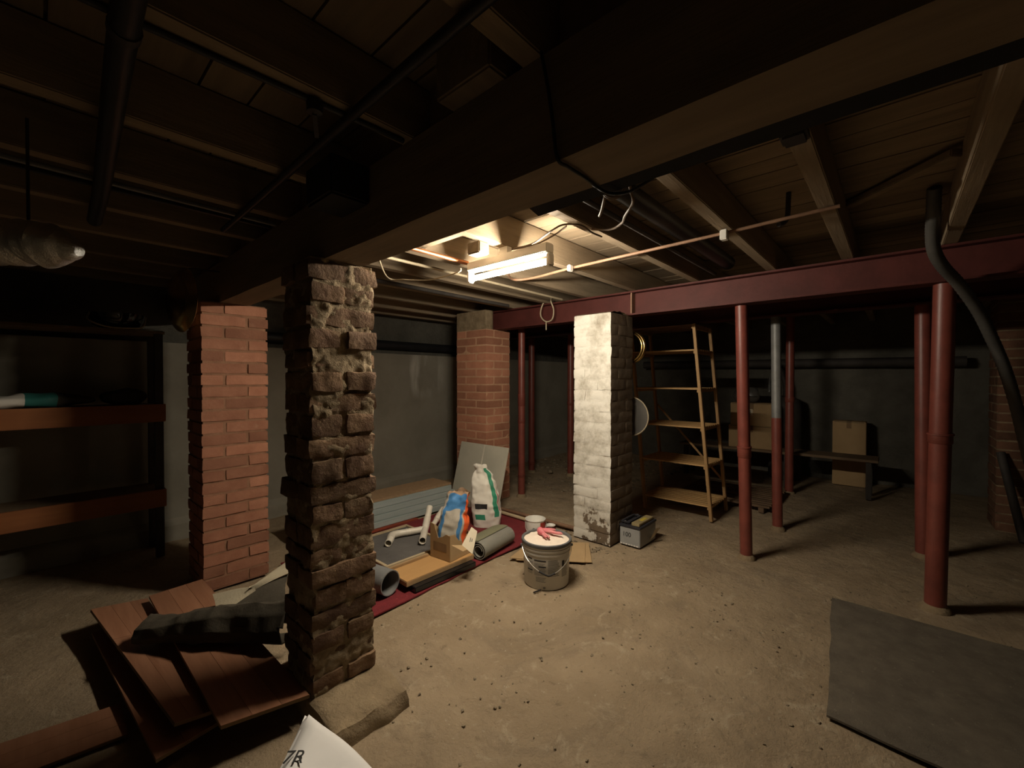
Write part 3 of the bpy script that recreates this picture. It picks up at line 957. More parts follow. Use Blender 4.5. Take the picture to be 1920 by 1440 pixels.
cable('hanging_loop', 'cream cable loop hanging against the red steel beam', [pX(x, y, 3.40) for x, y in [(1022, 562), (1015, 578), (1014, 592), (1020, 601), (1028, 603), (1036, 597), (1038, 580), (1033, 565), (1034, 556)]], 0.007, 'cable_cream')
tag(MB().tube([pX(1024, 603, 3.40), pX(1024, 619, 3.40)], 0.006, 8).build('wire_tail', 'cable_cream', smooth=True), 'short cable tail under the cream loop', 'cable')
cable('ceiling_conduit', 'brown conduit running under the joists from the lamp towards the right bay', [pz(950, 508, 2.12), pz(962, 524, 2.12), pz(1000, 521, 2.12), pz(1065, 504, 2.12), pz(1200, 473, 2.12), pz(1358, 437, 2.12), pz(1480, 408, 2.125), pz(1575, 386, 2.13)], 0.0085, 'conduit_brown', 'conduit')
tag(MB().bar(pz(1358, 441, 2.105) + V(-0.02, 0, 0), pz(1358, 441, 2.105) + V(0.02, 0, 0), 0.035, 0.05).build('conduit_clip', 'white_metal', bevel=0.004), 'white clip holding the brown conduit under a joist', 'clip')
tag(MB().bar(pz(1069, 503, 2.11) + V(0, -0.012, 0), pz(1069, 503, 2.11) + V(0, 0.012, 0), 0.04, 0.04).build('conduit_joint', 'white_metal', bevel=0.004), 'pale conduit joint next to the lamp', 'clip')
cable('lamp_lead', 'thin lead drooping between the lamp and the dark brick pillar', [V(1.75, 2.0, 2.06), pz(860, 510, 2.03), pz(825, 521, 2.02), pz(800, 525, 2.02), pz(760, 524, 2.03), pz(725, 518, 2.04), V(1.03, 1.80, 2.05)], 0.004, 'cable_cream')
# pipes under the ceiling of the lit bay
tag(MB().tube([(1.0, 2.06, 2.125), (1.86, 2.06, 2.125)], 0.013, 12).build('copper_pipe', 'copper', smooth=True), 'bright copper pipe beside the lit lamp', 'pipe')
tag(MB().tube([(1.0, 2.32, 2.125), (3.3, 2.34, 2.125)], 0.010, 12).build('ceiling_pipe', 'cable_cream', smooth=True), 'pale pipe running under the joists behind the lamp', 'pipe')
tag(MB().tube([(1.0, 2.90, 2.12), (3.2, 2.93, 2.12)], 0.016, 12).build('ceiling_pipe', 'dark_pipe', smooth=True), 'dusty dark pipe under the joists before the orange pier', 'pipe')
tag(MB().tube([(1.0, 0.93, 2.235), (3.42, 0.93, 2.235)], 0.048, 20).build('soil_pipe', 'black_pipe', smooth=True), 'thick black pipe between two joists beside the lamp', 'pipe')
tag(MB().tube([(1.0, 1.03, 2.17), (3.42, 1.02, 2.17)], 0.012, 12).build('ceiling_pipe', 'dark_pipe', smooth=True), 'slim pipe running along below the thick black pipe', 'pipe')
cable('pipe_stub', 'rusty pipe stub with a bent end hanging between joists', [pD(1479, 318, 2.15), pD(1479, 345, 2.15), pD(1478, 380, 2.15), pD(1476, 408, 2.15), pD(1468, 419, 2.14), pD(1460, 421, 2.12)], 0.012, 'dark_pipe', 'pipe')
br = tag(MB().box((1.50, 0.20, 2.10), (1.58, 0.27, 2.139)).build('joist_bracket', 'black_pipe', bevel=0.008), 'small iron bracket under a joist near the beam', 'bracket')
tag(MB().bar(pz(1590, 385, 2.3), pz(1795, 285, 2.28), 0.05, 0.03).build('diagonal_brace', 'board', bevel=0.004), 'diagonal wooden brace under the ceiling boards', 'brace')

# left bay, under the ceiling
cable('water_pipe', 'thick black pipe under the ceiling above the foil duct', [V(0.115, 0.7, 2.108), V(0.125, 1.16, 2.108), V(0.15, 1.8, 2.108), V(0.17, 2.3, 2.108), V(0.18, 2.75, 2.108)], 0.026, 'black_pipe', 'pipe', 14)
MBp = MB().tube([(0.127, 1.19, 2.108), (0.1275, 1.215, 2.108)], 0.029, 14).build('pipe_clamp', 'dark_pipe', smooth=True)
tag(MBp, 'pipe clamp ring around the thick black pipe', 'clamp')
cable('water_pipe', 'slim black pipe crossing under the joists beside the timber beam', [V(0.59, 0.3, 2.122), V(0.597, 1.05, 2.122), V(0.61, 1.7, 2.122), V(0.625, 2.5, 2.122)], 0.014, 'black_pipe', 'pipe', 12)
vt = thing('gas_valve', 'black valve with a lever on the conduit under a joist', 'valve', (0.509, 1.179, 2.09))
MB().lathe([(0.0, -0.02), (0.02, -0.016), (0.022, 0.01), (0.013, 0.02), (0.0, 0.022)], (0.509, 1.179, 2.118), 14).build('valve_body', 'black_pipe', vt, smooth=True)
MB().bar((0.509, 1.18, 2.10), (0.55, 1.26, 2.085), 0.012, 0.008).build('lever', 'black_pipe', vt)
tag(MB().tube([(-0.2, 1.215, 2.132), (0.78, 1.165, 2.132)], 0.008, 8).build('ceiling_conduit', 'black_pipe', smooth=True), 'thin black conduit along the joist with the valve', 'conduit')
tag(MB().tube([(-0.3, 2.235, 2.13), (0.78, 2.25, 2.13)], 0.010, 8).build('ceiling_conduit', 'grey_metal', smooth=True), 'pale grey conduit along the joists above the red pier', 'conduit')
tag(MB().tube([(-0.3, 2.30, 2.13), (0.78, 2.31, 2.13)], 0.010, 8).build('ceiling_conduit', 'black_pipe', smooth=True), 'black conduit next to the pale grey conduit', 'conduit')
tag(MB().box((0.655, 1.40, 2.0), (0.798, 1.60, 2.136)).build('junction_box', 'black_wood', bevel=0.008), 'black box fixed to the dark side of the timber beam', 'junction box')
tag(MB().box((0.74, 0.74, 2.142), (0.855, 0.95, 2.30)).build('wood_block', 'joist', bevel=0.006), 'short timber packing block standing on the timber beam', 'block')

# foil duct
def foil_duct():
    a, b = pD(-90, 462, 1.25), pD(150, 474, 1.25)
    pts, rs = [], []
    for q in range(34):
        t = q / 33
        p = a + (b - a) * t
        p.z += 0.02 * math.sin(t * 3)
        pts.append(p)
        r = 0.062 * (1 - 0.75 * max(0, (t - 0.70) / 0.30) ** 2) + 0.007 * noise.noise(V(t * 30, 0, 0)) + 0.003 * math.sin(t * 60)
        rs.append(r)
    mb = MB().tube(pts, 0.1, 40, rs=rs)
    mb.v = [p + V(nz3(p, 16), nz3(p, 16, 5), nz3(p, 16, 9)) * 0.009 for p in mb.v]
    tag(mb.build('foil_duct', 'foil', smooth=True), 'silver foil duct end hanging in the dark left bay', 'duct')
    tag(MB().tube(smooth_path([a + (b - a) * 0.6 + V(0, 0, 0.062), a + (b - a) * 0.6 + V(0, 0, 0.15), V(a.x * 0.4 + b.x * 0.6, a.y * 0.4 + b.y * 0.6, 2.14)], 4), 0.004, 6).build('hanger_wire', 'cable_black', smooth=True), 'thin wire holding up the foil duct', 'wire')


foil_duct()

# brass dish hung on the beam
t = thing('brass_dish', 'dark round brass dish hanging beside the red brick pier', 'dish', (0.60, 3.3, 1.67))
mx = Matrix.Rotation(math.radians(90), 4, 'Y') @ Matrix.Identity(4)
mx = Matrix.Rotation(math.radians(11), 4, 'Z') @ mx
MB().lathe([(0.0, -0.05), (0.08, -0.045), (0.12, -0.03), (0.15, -0.028), (0.175, -0.01), (0.195, 0.0), (0.20, 0.004), (0.195, 0.008), (0.17, -0.002), (0.15, -0.02), (0.12, -0.022), (0.08, -0.037), (0.0, -0.042)],
           (0.60, 3.30, 1.87), 40, mx).build('bowl', 'brass', t, smooth=True)
MB().tube([(0.60, 3.30, 2.055), (0.66, 3.3, 2.075), (0.802, 3.3, 2.08)], 0.005, 8).build('hanger', 'cable_black', t, smooth=True)

# ------------------------------------------------------------------ dark shelves on the left
sh = thing('wooden_shelving', 'deep shelving with orange-brown fascia boards along the back wall', 'shelving', (-0.4, 4.4, 0))
for z0, z1 in ((1.05, 1.186), (0.393, 0.528)):
    MB().box((-1.6, 4.2, z0), (0.66, 4.225, z1)).build('fascia_board', 'shelf_wood', sh, bevel=0.003)
    MB().box((-1.6, 4.225, z1 - 0.03), (0.66, Y1 - 0.08, z1 - 0.005)).build('shelf_panel', 'plank', sh)
MB().box((-1.6, 4.22, 1.725), (0.66, Y1 - 0.08, 1.745)).build('top_shelf', 'plank', sh)
for xx in (-1.58, 0.60):
    for yy in (4.228, Y1 - 0.13):
        MB().box((xx, yy, 0), (xx + 0.05, yy + 0.05, 1.75)).build('post', 'dark_pipe', sh)


def rumple(fn, s, amp, seed=0):
    def g(u, v):
        p = Vector(fn(u, v))
        return p + V(nz3(p, s, seed), nz3(p, s, seed + 9), nz3(p, s, seed + 17)) * amp
    return g


def lying_sack(name, label, c, L, Wd, H_, rz, mats, seed, stripes=None, cat='bag'):
    mb = MB()
    R = Matrix.Rotation(rz, 3, 'Z')

    def fn(u, v):
        a = v * 2 * math.pi
        s = (u - 0.5) * 2
        pinch = (1 - abs(s) ** 4) ** 0.5 * 0.92 + 0.08
        hx = math.copysign(abs(math.cos(a)) ** 0.7, math.cos(a)) * Wd / 2 * (0.75 + 0.25 * pinch)
        hz = math.copysign(abs(math.sin(a)) ** 0.7, math.sin(a)) * H_ / 2 * pinch
        p = V(s * L / 2, hx, hz)
        p += V(nz3(p, 9, seed), nz3(p, 9, seed + 3), nz3(p, 9, seed + 6)) * 0.02
        p.z = max(p.z, -H_ / 2)
        return R @ p + Vector(c) + V(0, 0, H_ / 2)
    mb.grid(fn, 40, 32)
    n = 0
    for i in range(40):
        for j in range(32):
            mb.mi[n] = stripes(i / 40, j / 32) if stripes else 0
            n += 1
    return tag(mb.build(name, mats, smooth=True), label, cat)


lying_sack('plastic_sack', 'flattened white and teal plastic sack on the upper shelf', (-0.03, 4.36, 1.183), 0.60, 0.26, 0.09, 0.1, ['sack_white', 'teal', 'dark_cloth'], 4,
           lambda u, v: 0 if u < 0.42 else (1 if u < 0.66 else 2))
lying_sack('plastic_sack', 'dark plastic sack lying at the dim end of the upper shelf', (0.44, 4.42, 1.183), 0.25, 0.22, 0.11, 0.0, ['dark_cloth'], 14)
t = thing('black_bowl', 'glossy black bowl with a pale wire handle on the top dark shelf', 'bowl', (0.40, 4.33, 1.747))
MB().lathe([(0.0, 0.0), (0.08, 0.002), (0.13, 0.03), (0.155, 0.075), (0.165, 0.115), (0.158, 0.116), (0.145, 0.075), (0.12, 0.04), (0.0, 0.015)], (0.40, 4.36, 1.747), 36).build('bowl_body', 'gloss_black', t, smooth=True)
MB().tube(smooth_path([V(0.25, 4.30, 1.86), V(0.24, 4.24, 1.80), V(0.33, 4.20, 1.755), V(0.45, 4.20, 1.753), V(0.53, 4.23, 1.77), V(0.56, 4.30, 1.85)], 8), 0.006, 8).build('handle', 'cable_cream', t, smooth=True)

# ------------------------------------------------------------------ back wall pipe and stack
t = thing('wall_pipe', 'thick black pipe along the top of the rendered wall', 'pipe', (2.8, 4.70, 1.84))
MB().tube([(1.2, 4.70, 1.80), (4.0, 4.70, 1.80)], 0.055, 20).build('shaft', 'black_pipe', t, smooth=True)
MB().tube([(4.0, 4.70, 1.80), (4.03, 4.70, 1.80)], 0.075, 20).build('flange', 'dark_pipe', t, smooth=True)

zs = 0.0
sy0, sy1, sx0, sx1 = 3.5, 3.80, 1.55, 2.98
rr = random.Random(5)
tag(MB().box((sx0, sy0 - 0.03, 0.0), (sx1 - 0.5, sy1, 0.012)).build('edging_strip', 'red_floor'), 'thin red strip lying under the pale blue boards', 'strip')
zs = 0.013
for q in range(4):
    h = 0.057
    dx, dy = rr.uniform(-0.03, 0.03), rr.uniform(-0.006, 0.012) + 0.008 * q
    which = ['lowest', 'second from the floor', 'third from the floor', 'topmost blue one'][q]
    tag(MB().box((sx0 + dx, sy0 + dy, zs), (sx1 + dx, sy1 + dy, zs + h)).build('insulation_board', 'blue_board', bevel=0.004),
        'pale blue board in the stack by the rendered wall, ' + which, 'board', 'stacked pale blue boards')
    zs += h + 0.001
tag(MB().box((sx0 - 0.1, sy0 + 0.045, zs), (sx1 - 0.02, sy1 + 0.06, zs + 0.022)).build('chipboard', 'chip', bevel=0.002), 'brown chipboard lying on top of the pale blue boards', 'board')

# board leaning on the orange pier
t = thing('wall_board', 'grey-green building board leaning against the orange pier', 'board', (3.12, 3.34, 0))
bl, tl = V(3.09, 3.71, 0.0), V(3.265, 3.71, 0.66)
dv = (tl - bl)
nrm = V(-dv.z, 0, dv.x).normalized()


def slab(mb, y0, y1, s0, s1, th, off=0.0):
    vs_ = []
    for yy in (y0, y1):
        for s in (s0, s1):
            p = bl + dv * s
            p.y = yy
            vs_ += [p + nrm * off, p + nrm * (off + th)]
    mb.add(vs_, [(0, 1, 3, 2), (4, 6, 7, 5), (0, 4, 5, 1), (2, 3, 7, 6), (0, 2, 6, 4), (1, 5, 7, 3)])
    return mb


wpan = slab(MB(), 2.975, 3.71, 0, 1, 0.013).build('panel', 'plaster_board', t, bevel=0.002)
slab(MB(), 3.318, 3.334, 0.0, 0.999, 0.0015, 0.013).build('joint_strip', 'joint_tape', wpan)

# ------------------------------------------------------------------ red carpet and the clutter on it
mb = MB()


def carp(u, v):
    x = 1.15 + 2.04 * u + 0.05 * v + 0.01 * nz3((u, v, 0), 7)
    y = 2.235 + 0.09 * u + v * 1.17 + 0.012 * nz3((u, v, 0), 9, 4) * (1 - v)
    return V(x, y, 0.006 + 0.002 * nz3((x, y, 0), 6))


mb.grid(carp, 60, 40, 0.008)
tag(mb.build('red_carpet', 'red_carpet', smooth=True), 'dark red carpet offcut spread under the builder clutter', 'carpet')
CZ = 0.009

# grey sewer pipe
tag(MB().pipe((1.475, 2.36, CZ + 0.083), (1.30, 3.25, CZ + 0.083), 0.078, 0.006, 36).build('sewer_pipe', 'grey_pvc', smooth=True), 'short wide grey plastic pipe lying on the red carpet', 'pipe')

# glossy black tray and tan board
tag(MB().box((1.60, 2.27, CZ), (2.13, 2.56, CZ + 0.035)).build('black_tray', 'gloss_black', bevel=0.004), 'glossy black panel lying under the tan board', 'panel')
t = thing('tan_board', 'tan veneered board with raised edge carrying the cardboard box', 'board', (1.88, 2.44, CZ + 0.036))
MB().box((1.565, 2.315, CZ + 0.036), (2.15, 2.56, CZ + 0.068)).build('board_core', 'tan_edge', t, bevel=0.002)
MB().box((1.568, 2.318, CZ + 0.068), (2.147, 2.557, CZ + 0.071)).build('veneer', 'tan_board', t)
MB().box((1.568, 2.535, CZ + 0.071), (1.905, 2.56, CZ + 0.088)).build('edge_batten', 'tan_edge', t, bevel=0.002)
TB = CZ + 0.0715

t = thing('framed_panel', 'dark grey felt panel in a pale wooden frame under the white pipes', 'panel', (1.97, 2.92, CZ))
fz0, fz1 = CZ, 0.083
fx0, fx1, fy0, fy1 = 1.595, 2.19, 2.60, 3.24
MB().box((fx0 + 0.02, fy0 + 0.02, fz0), (fx1 - 0.02, fy1 - 0.02, fz1 - 0.012)).build('felt_panel', 'felt', t)
for lo, hi in (((fx0, fy0, fz0), (fx1, fy0 + 0.024, fz1)), ((fx0, fy1 - 0.024, fz0), (fx1, fy1, fz1)),
               ((fx0, fy0 + 0.024, fz0), (fx0 + 0.024, fy1 - 0.024, fz1)), ((fx1 - 0.024, fy0 + 0.024, fz0), (fx1, fy1 - 0.024, fz1))):
    MB().box(lo, hi).build('frame_rail', 'rim_wood', t, bevel=0.002)
FZ = fz1 - 0.011

# white pvc fittings
t = thing('pvc_fitting', 'long white plastic waste pipe with elbows and a tee lying on the felt panel', 'pipe', (1.85, 2.9, FZ))
zc = FZ + 0.034
e0, e1, e2, e3 = pz(728, 1018, zc), pz(737, 1002, zc), pz(762, 1000, zc), pz(797, 992, zc)
e0.z = zc - 0.004
tv = (e3 - e1).normalized()
MB().tube([e1, e3], 0.027, 16).build('run', 'white_pvc', t, smooth=True)
MB().pipe(e0, e1 + (e0 - e1) * 0.1, 0.027, 0.004, 20).build('elbow_mouth', 'white_pvc', t, smooth=True)
MB().tube(smooth_path([e1 + (e0 - e1) * 0.55, e1 + (e0 - e1) * 0.1 - tv * 0.004, e1 + tv * 0.045], 5), 0.029, 16).build('elbow', 'white_pvc', t, smooth=True)
for f in (0.42, 0.5, 0.86):
    c_ = e1 + (e3 - e1) * f
    MB().tube([c_ - tv * 0.006, c_ + tv * 0.006], 0.029, 16).build('coupling_ring', 'white_pvc', t, smooth=True)
jn = e3
side = tv.cross(V(0, 0, 1)).normalized()
mouth = pz(792, 1014, zc + 0.004)
MB().pipe(mouth, jn, 0.028, 0.004, 20).build('tee_mouth', 'white_pvc', t, smooth=True)
topp = pY(806, 950, jn.y + 0.10)
MB().tube([jn, jn + (topp - jn) * 0.5], 0.030, 16).build('tee_socket', 'white_pvc', t, smooth=True)
MB().tube([jn + (topp - jn) * 0.4, topp], 0.026, 16).build('tee_branch', 'white_pvc', t, smooth=True)
b0, b1 = pY(818, 975, 3.04), pY(831, 954, 3.11)
pv = thing('pvc_offcut', 'short white plastic pipe offcut leaning behind the tee', 'pipe', (b0.x, b0.y, FZ))
MB().pipe(b0, b1, 0.026, 0.004, 18).build('socket', 'white_pvc', pv, smooth=True)
low = b0 + (b0 - b1) * ((b0.z - FZ - 0.02) / max(0.02, (b1.z - b0.z)))
MB().pipe(low, b0, 0.022, 0.004, 18).build('shank', 'white_pvc', pv, smooth=True)

# cardboard box with torn flaps
A_, B_, C_ = V(1.915, 2.53, TB), V(1.935, 2.33, TB), V(2.165, 2.36, TB)
D_ = A_ + (C_ - B_)
t = thing('cardboard_box', 'open torn cardboard box holding the blue striped sack', 'box', (2.04, 2.45, TB))
hb = 0.185
cb = [A_, B_, C_, D_]
cen = (A_ + B_ + C_ + D_) / 4
MB().add([p for p in cb] + [p + V(0, 0, 0.004) for p in cb], [(0, 1, 2, 3), (4, 7, 6, 5), (0, 4, 5, 1), (1, 5, 6, 2), (2, 6, 7, 3), (3, 7, 4, 0)]).build('bottom', 'card', t)
tops = [[0.25, 0.24, 0.15, 0.165, 0.19, 0.185], [0.19, 0.185, 0.13, 0.11, 0.15, 0.13], [0.13, 0.16, 0.17, 0.17, 0.16, 0.18], [0.18, 0.19, 0.17, 0.18, 0.22, 0.25]]
for q in range(4):
    a, b = cb[q], cb[(q + 1) % 4]
    inw = V(-(b - a).y, (b - a).x, 0).normalized()
    if (cen - a).dot(inw) < 0:
        inw = -inw
    vs_, fs = [], []
    for i, h in enumerate(tops[q]):
        p = a + (b - a) * (i / 5)
        vs_ += [p, p + V(0, 0, h), p + inw * 0.004, p + inw * 0.004 + V(0, 0, h)]
    for i in range(5):
        o_ = i * 4
        fs += [(o_, o_ + 4, o_ + 5, o_ + 1), (o_ + 2, o_ + 3, o_ + 7, o_ + 6), (o_ + 1, o_ + 5, o_ + 7, o_ + 3), (o_, o_ + 2, o_ + 6, o_ + 4)]
    fs += [(0, 1, 3, 2), (20, 22, 23, 21)]
    MB().add(vs_, fs).build('side', 'card', t)
# faded printed panel on the front-left side
nrm_ab = V(-(B_ - A_).y, (B_ - A_).x, 0).normalized()
if (cen - A_).dot(nrm_ab) > 0:
    nrm_ab = -nrm_ab
pa = A_ + (B_ - A_) * 0.16
pb = A_ + (B_ - A_) * 0.82
MB().add([p + nrm_ab * 0.0008 + V(0, 0, z_) for z_ in (0.06, 0.12) for p in (pa, pb)], [(0, 1, 3, 2)]).build('printed_panel', 'card_dark', t)
# pale label flap folded out
f0 = C_ + V(-0.15, -0.03, 0.16)
q0, q1, q2, q3 = pD(886, 1039, 2.88), pD(866, 1022, 2.90), pD(884, 988, 3.0), pD(895, 996, 2.98)
fl_n = (q1 - q0).cross(q3 - q0).normalized()
MB().add([q0, q1, q2, q3] + [p + fl_n * 0.004 for p in (q0, q1, q2, q3)], [(0, 1, 2, 3), (4, 7, 6, 5), (0, 4, 5, 1), (1, 5, 6, 2), (2, 6, 7, 3), (3, 7, 4, 0)]).build('label_flap', 'card_white', t)
r0, r1 = pD(846, 1022, 2.86), pD(868, 1034, 2.86)
MB().add([r0, r1, q0 + (q1 - q0) * 0.5, q1, r0 + V(0.003, 0.003, 0), r1 + V(0.003, 0.003, 0)], [(0, 1, 2, 3)]).build('torn_flap', 'card', t)
fm = frame_mtx((q0 + q2) / 2 - (fl_n * 0.0012 if fl_n.dot(FW) > 0 else -fl_n * 0.0052), (q3 - q0), (q1 - q0))
for s_, wd in ((-0.012, 0.03), (0.0, 0.022), (0.012, 0.03)):
    MB().box((-wd / 2, s_ - 0.003, -0.0003), (wd / 2, s_ + 0.003, 0.0003), mtx=fm).build('label_print', 'ink_grey', t)


def sack(name, label, base, rz, Wd, Dp, H_, mats, seed, paint, top=0.45, lean=(0, 0), cr=0.02, cat='bag', nu=34, nv=44, twist=0.0, sag=0.0):
    """standing sack: base x,y,z; paint(angle 0..1, height 0..1) -> material index"""
    mb = MB()
    R = Matrix.Rotation(rz, 3, 'Z')

    def fn(u, v):
        a = v * 2 * math.pi + twist * u
        if u < 0.1:
            k_ = u / 0.1
            h, s, e = 0.0 + 0.01 * k_, k_ * 0.92, 0.75
        else:
            k_ = (u - 0.1) / 0.9
            h = k_
            s = 0.92 + 0.12 * math.sin(min(1, k_ * 1.6) * math.pi) - (1 - top) * max(0, (k_ - 0.55) / 0.45) ** 1.4
            e = 0.75
        cx = math.copysign(abs(math.cos(a)) ** e, math.cos(a)) * Wd / 2 * s
        thin = s * (1.0 - 0.62 * max(0, (k_ - 0.5) / 0.5) if u >= 0.1 else 1.0)
        cy = math.copysign(abs(math.sin(a)) ** e, math.sin(a)) * Dp / 2 * thin
        p = V(cx + lean[0] * h * h, cy + lean[1] * h * h, h * H_ * (1 - sag * abs(math.cos(a)) * h))
        am = cr * (0.25 + h)
        p += V(nz3(p, 10, seed), nz3(p, 10, seed + 4), nz3(p, 13, seed + 8) * h) * am
        p += V(nz3(p, 26, seed), nz3(p, 26, seed + 4), nz3(p, 26, seed + 8) * h) * am * 0.6
        if u < 0.1:
            p.z = 0.0 if k_ < 0.99 else 0.005
        return R @ p + Vector(base)
    mb.grid(fn, nu, nv)
    n = 0
    for i in range(nu):
        for j in range(nv):
            mb.mi[n] = paint(j / nv, max(0, (i / nu - 0.1) / 0.9))
            n += 1
    return mb, mats, R


# blue, white and orange sack standing in the box; camera-facing side is angle ~ 0.6..0.9
def paint_blue(v, h):
    a = (v - 0.75) * 2          # -0.5..0.5 across the front when v in .5..1
    if h > 0.94:
        return 3
    if 0.5 < v < 1.0:
        if a > 0.26:
            return 1
        if -0.30 < a < -0.16 or 0.10 < a < 0.20:
            return 0
        if h > 0.72 and a > -0.30:
            return 0
        return 2
    return 1 if v < 0.12 or v > 0.97 else 2


rzb = math.radians(-55)
mb, mats, R = sack('b', '', (2.045, 2.455, TB + 0.006), rzb, 0.215, 0.15, 0.46, None, 12, paint_blue, top=0.82, lean=(0.07, 0.02), cr=0.022, nu=44, nv=56)
tag(mb.build('striped_sack', ['sack_blue', 'sack_orange', 'sack_grey', 'sack_inside'], smooth=True), 'crumpled blue and orange striped plastic sack standing in the cardboard box', 'bag')


def paint_green(v, h):
    a = (v - 0.75) * 2
    if 0.5 < v < 1.0:
        if 0.14 < a < 0.33 and 0.17 < h < 0.95:
            return 1
        if -0.22 < a < 0.0 and 0.13 < h < 0.21:
            return 1
        if -0.2 < a < 0.02 and 0.30 < h < 0.38:
            return 2
        if 0.35 < a < 0.39 and 0.25 < h < 0.6:
            return 3
    return 0


mb, mats, R = sack('g', '', (2.80, 2.84, CZ), math.radians(-52), 0.27, 0.17, 0.56, None, 30, paint_green, top=0.48, lean=(-0.06, 0.0), cr=0.024, nu=50, nv=60)
gs = tag(mb.build('plaster_sack', ['sack_white', 'sack_green', 'ink', 'ink_red'], smooth=True), 'white and green plaster sack standing before the leaning board', 'bag')

# underlay roll
def roll():
    a, b = pz(897, 1034, 0.075), pz(953, 1003, 0.07)
    d = (b - a).normalized()
    up_ = V(0, 0, 1)
    s = d.cross(up_).normalized()          # to the camera side
    t = thing('underlay_roll', 'loosely rolled khaki and grey underlay on the red carpet', 'roll', ((a.x + b.x) / 2, (a.y + b.y) / 2, CZ))
    L = (b - a).length

    def fn(u, v):
        # v runs along the sheet: a spiral, then a flap trailing back on the carpet
        if v < 0.72:
            q = v / 0.72
            th = -math.pi * 0.5 - 2.2 * math.pi * 2 * (1 - q) + math.pi * 0.95
            r = 0.035 + 0.034 * q
            p = s * (math.cos(th) * r) + up_ * (math.sin(th) * r)
        else:
            q = (v - 0.72) / 0.28
            th = math.pi * 0.45
            p0 = s * (math.cos(th) * 0.069) + up_ * (math.sin(th) * 0.069)
            p = p0 + s * (-0.30 * q) + up_ * (-0.115 * q ** 1.5 + 0.02 * math.sin(q * math.pi))
        p = a + p + d * (u * L + (0.02 * nz3((u, v, 0), 3) if u > 0.5 else 0))
        p.z = max(p.z, CZ + 0.006)
        return p
    MB().grid(fn, 10, 110, 0.005).build('sheet', 'roll_grey', t, smooth=True)
    mb = MB()

    def top(u, v):
        p = fn(u, 0.735 + 0.262 * v)
        return p + V(0, 0, 0.0065)
    mb.grid(top, 10, 20)
    mb.build('khaki_side', 'roll_green', t, smooth=True)


roll()

# pipes along the carpet's end and small tin
tag(MB().tube([(3.21, 3.10, CZ + 0.02), (3.235, 2.05, CZ + 0.02)], 0.018, 12).build('brown_pipe', 'conduit_brown', smooth=True), 'brown pipe lying along the end of the red carpet', 'pipe')
tag(MB().tube([(3.13, 3.02, CZ + 0.019), (3.12, 2.44, CZ + 0.019)], 0.017, 12).build('pale_pipe', 'rim_wood', smooth=True), 'pale pipe lying beside the brown pipe', 'pipe')
t = thing('paint_tin', 'small white tin with a red label behind the grey pail', 'tin', (2.93, 2.36, CZ))
tc_ = V(2.93, 2.36, CZ)
MB().lathe([(0.0, 0.0), (0.083, 0.0), (0.086, 0.004), (0.086, 0.128), (0.091, 0.132), (0.091, 0.138), (0.084, 0.138), (0.08, 0.12), (0.08, 0.09), (0.0, 0.088)], tc_, 32).build('tin_body', 'white_metal', t, smooth=True)
mb = MB()
mb.grid(lambda u, v: tc_ + V(0.0868 * math.cos(-1.95 + 1.5 * u), 0.0868 * math.sin(-1.95 + 1.5 * u), 0.012 + 0.108 * v), 14, 2)
mb.build('red_label', 'tin_red', t, smooth=True)
mb = MB()
mb.grid(lambda u, v: tc_ + V(0.0868 * math.cos(3.4 + 0.5 * u), 0.0868 * math.sin(3.4 + 0.5 * u), 0.03 + 0.02 * v + 0.03 * math.sin(u * 3)), 8, 2)
mb.build('grey_mark', 'ink_grey', t, smooth=True)
MB().tube(smooth_path([tc_ + V(-0.06, 0.066, 0.11), tc_ + V(-0.10, 0.02, 0.06), tc_ + V(-0.088, -0.05, 0.035), tc_ + V(-0.03, -0.095, 0.04), tc_ + V(0.05, -0.085, 0.08), tc_ + V(0.06, -0.066, 0.11)], 6), 0.003, 8).build('bail', 'wire', t, smooth=True)
t = thing('plastic_scoop', 'small white plastic scoop beside the paint tin', 'scoop', (3.10, 2.28, 0))
sp_ = pz(1036, 984, 0.02) + V(-0.03, 0, 0)
MB().lathe([(0.0, 0.0), (0.035, 0.004), (0.045, 0.02), (0.043, 0.021), (0.033, 0.008), (0.0, 0.004)], sp_ - V(0, 0, 0.012), 20).build('cup', 'white_metal', t, smooth=True)
MB().bar(sp_ + V(-0.04, 0.0, 0.005), sp_ + V(-0.11, 0.05, 0.012), 0.016, 0.005).build('handle', 'white_metal', t)

# cardboard sheets
for q, (dx, dy, rz_, lab) in enumerate(((0.03, -0.03, 0.06, 'lower brown cardboard sheet with a white edge behind the grey pail'), (0.0, 0.0, 0.0, 'upper brown cardboard sheet behind the grey pail with a dark print'))):
    cs = [V(2.39, 2.18, 0), V(2.71, 1.71, 0), V(3.04, 1.915, 0), V(2.74, 2.26, 0)]
    ce = sum(cs, V(0, 0, 0)) / 4
    R = Matrix.Rotation(rz_, 3, 'Z')
    cs = [R @ (p - ce) + ce + V(dx, dy, 0) for p in cs]
    z0 = 0.004 + q * 0.007
    o = tag(MB().add([p + V(0, 0, z0) for p in cs] + [p + V(0, 0, z0 + 0.005) for p in cs], [(3, 2, 1, 0), (4, 5, 6, 7), (0, 1, 5, 4), (1, 2, 6, 5), (2, 3, 7, 6), (3, 0, 4, 7)]).build('cardboard_sheet', 'card'), lab, 'cardboard')
    if q:
        c0 = cs[0] + V(0, 0, z0 + 0.0056)
        e1_, e2_ = (cs[1] - cs[0]).normalized(), (cs[3] - cs[0]).normalized()
        MB().add([c0 + e1_ * a_ + e2_ * b_ for a_, b_ in ((0.10, 0.012), (0.19, 0.012), (0.19, 0.034), (0.10, 0.034))], [(0, 1, 2, 3)]).build('print', 'ink', o)

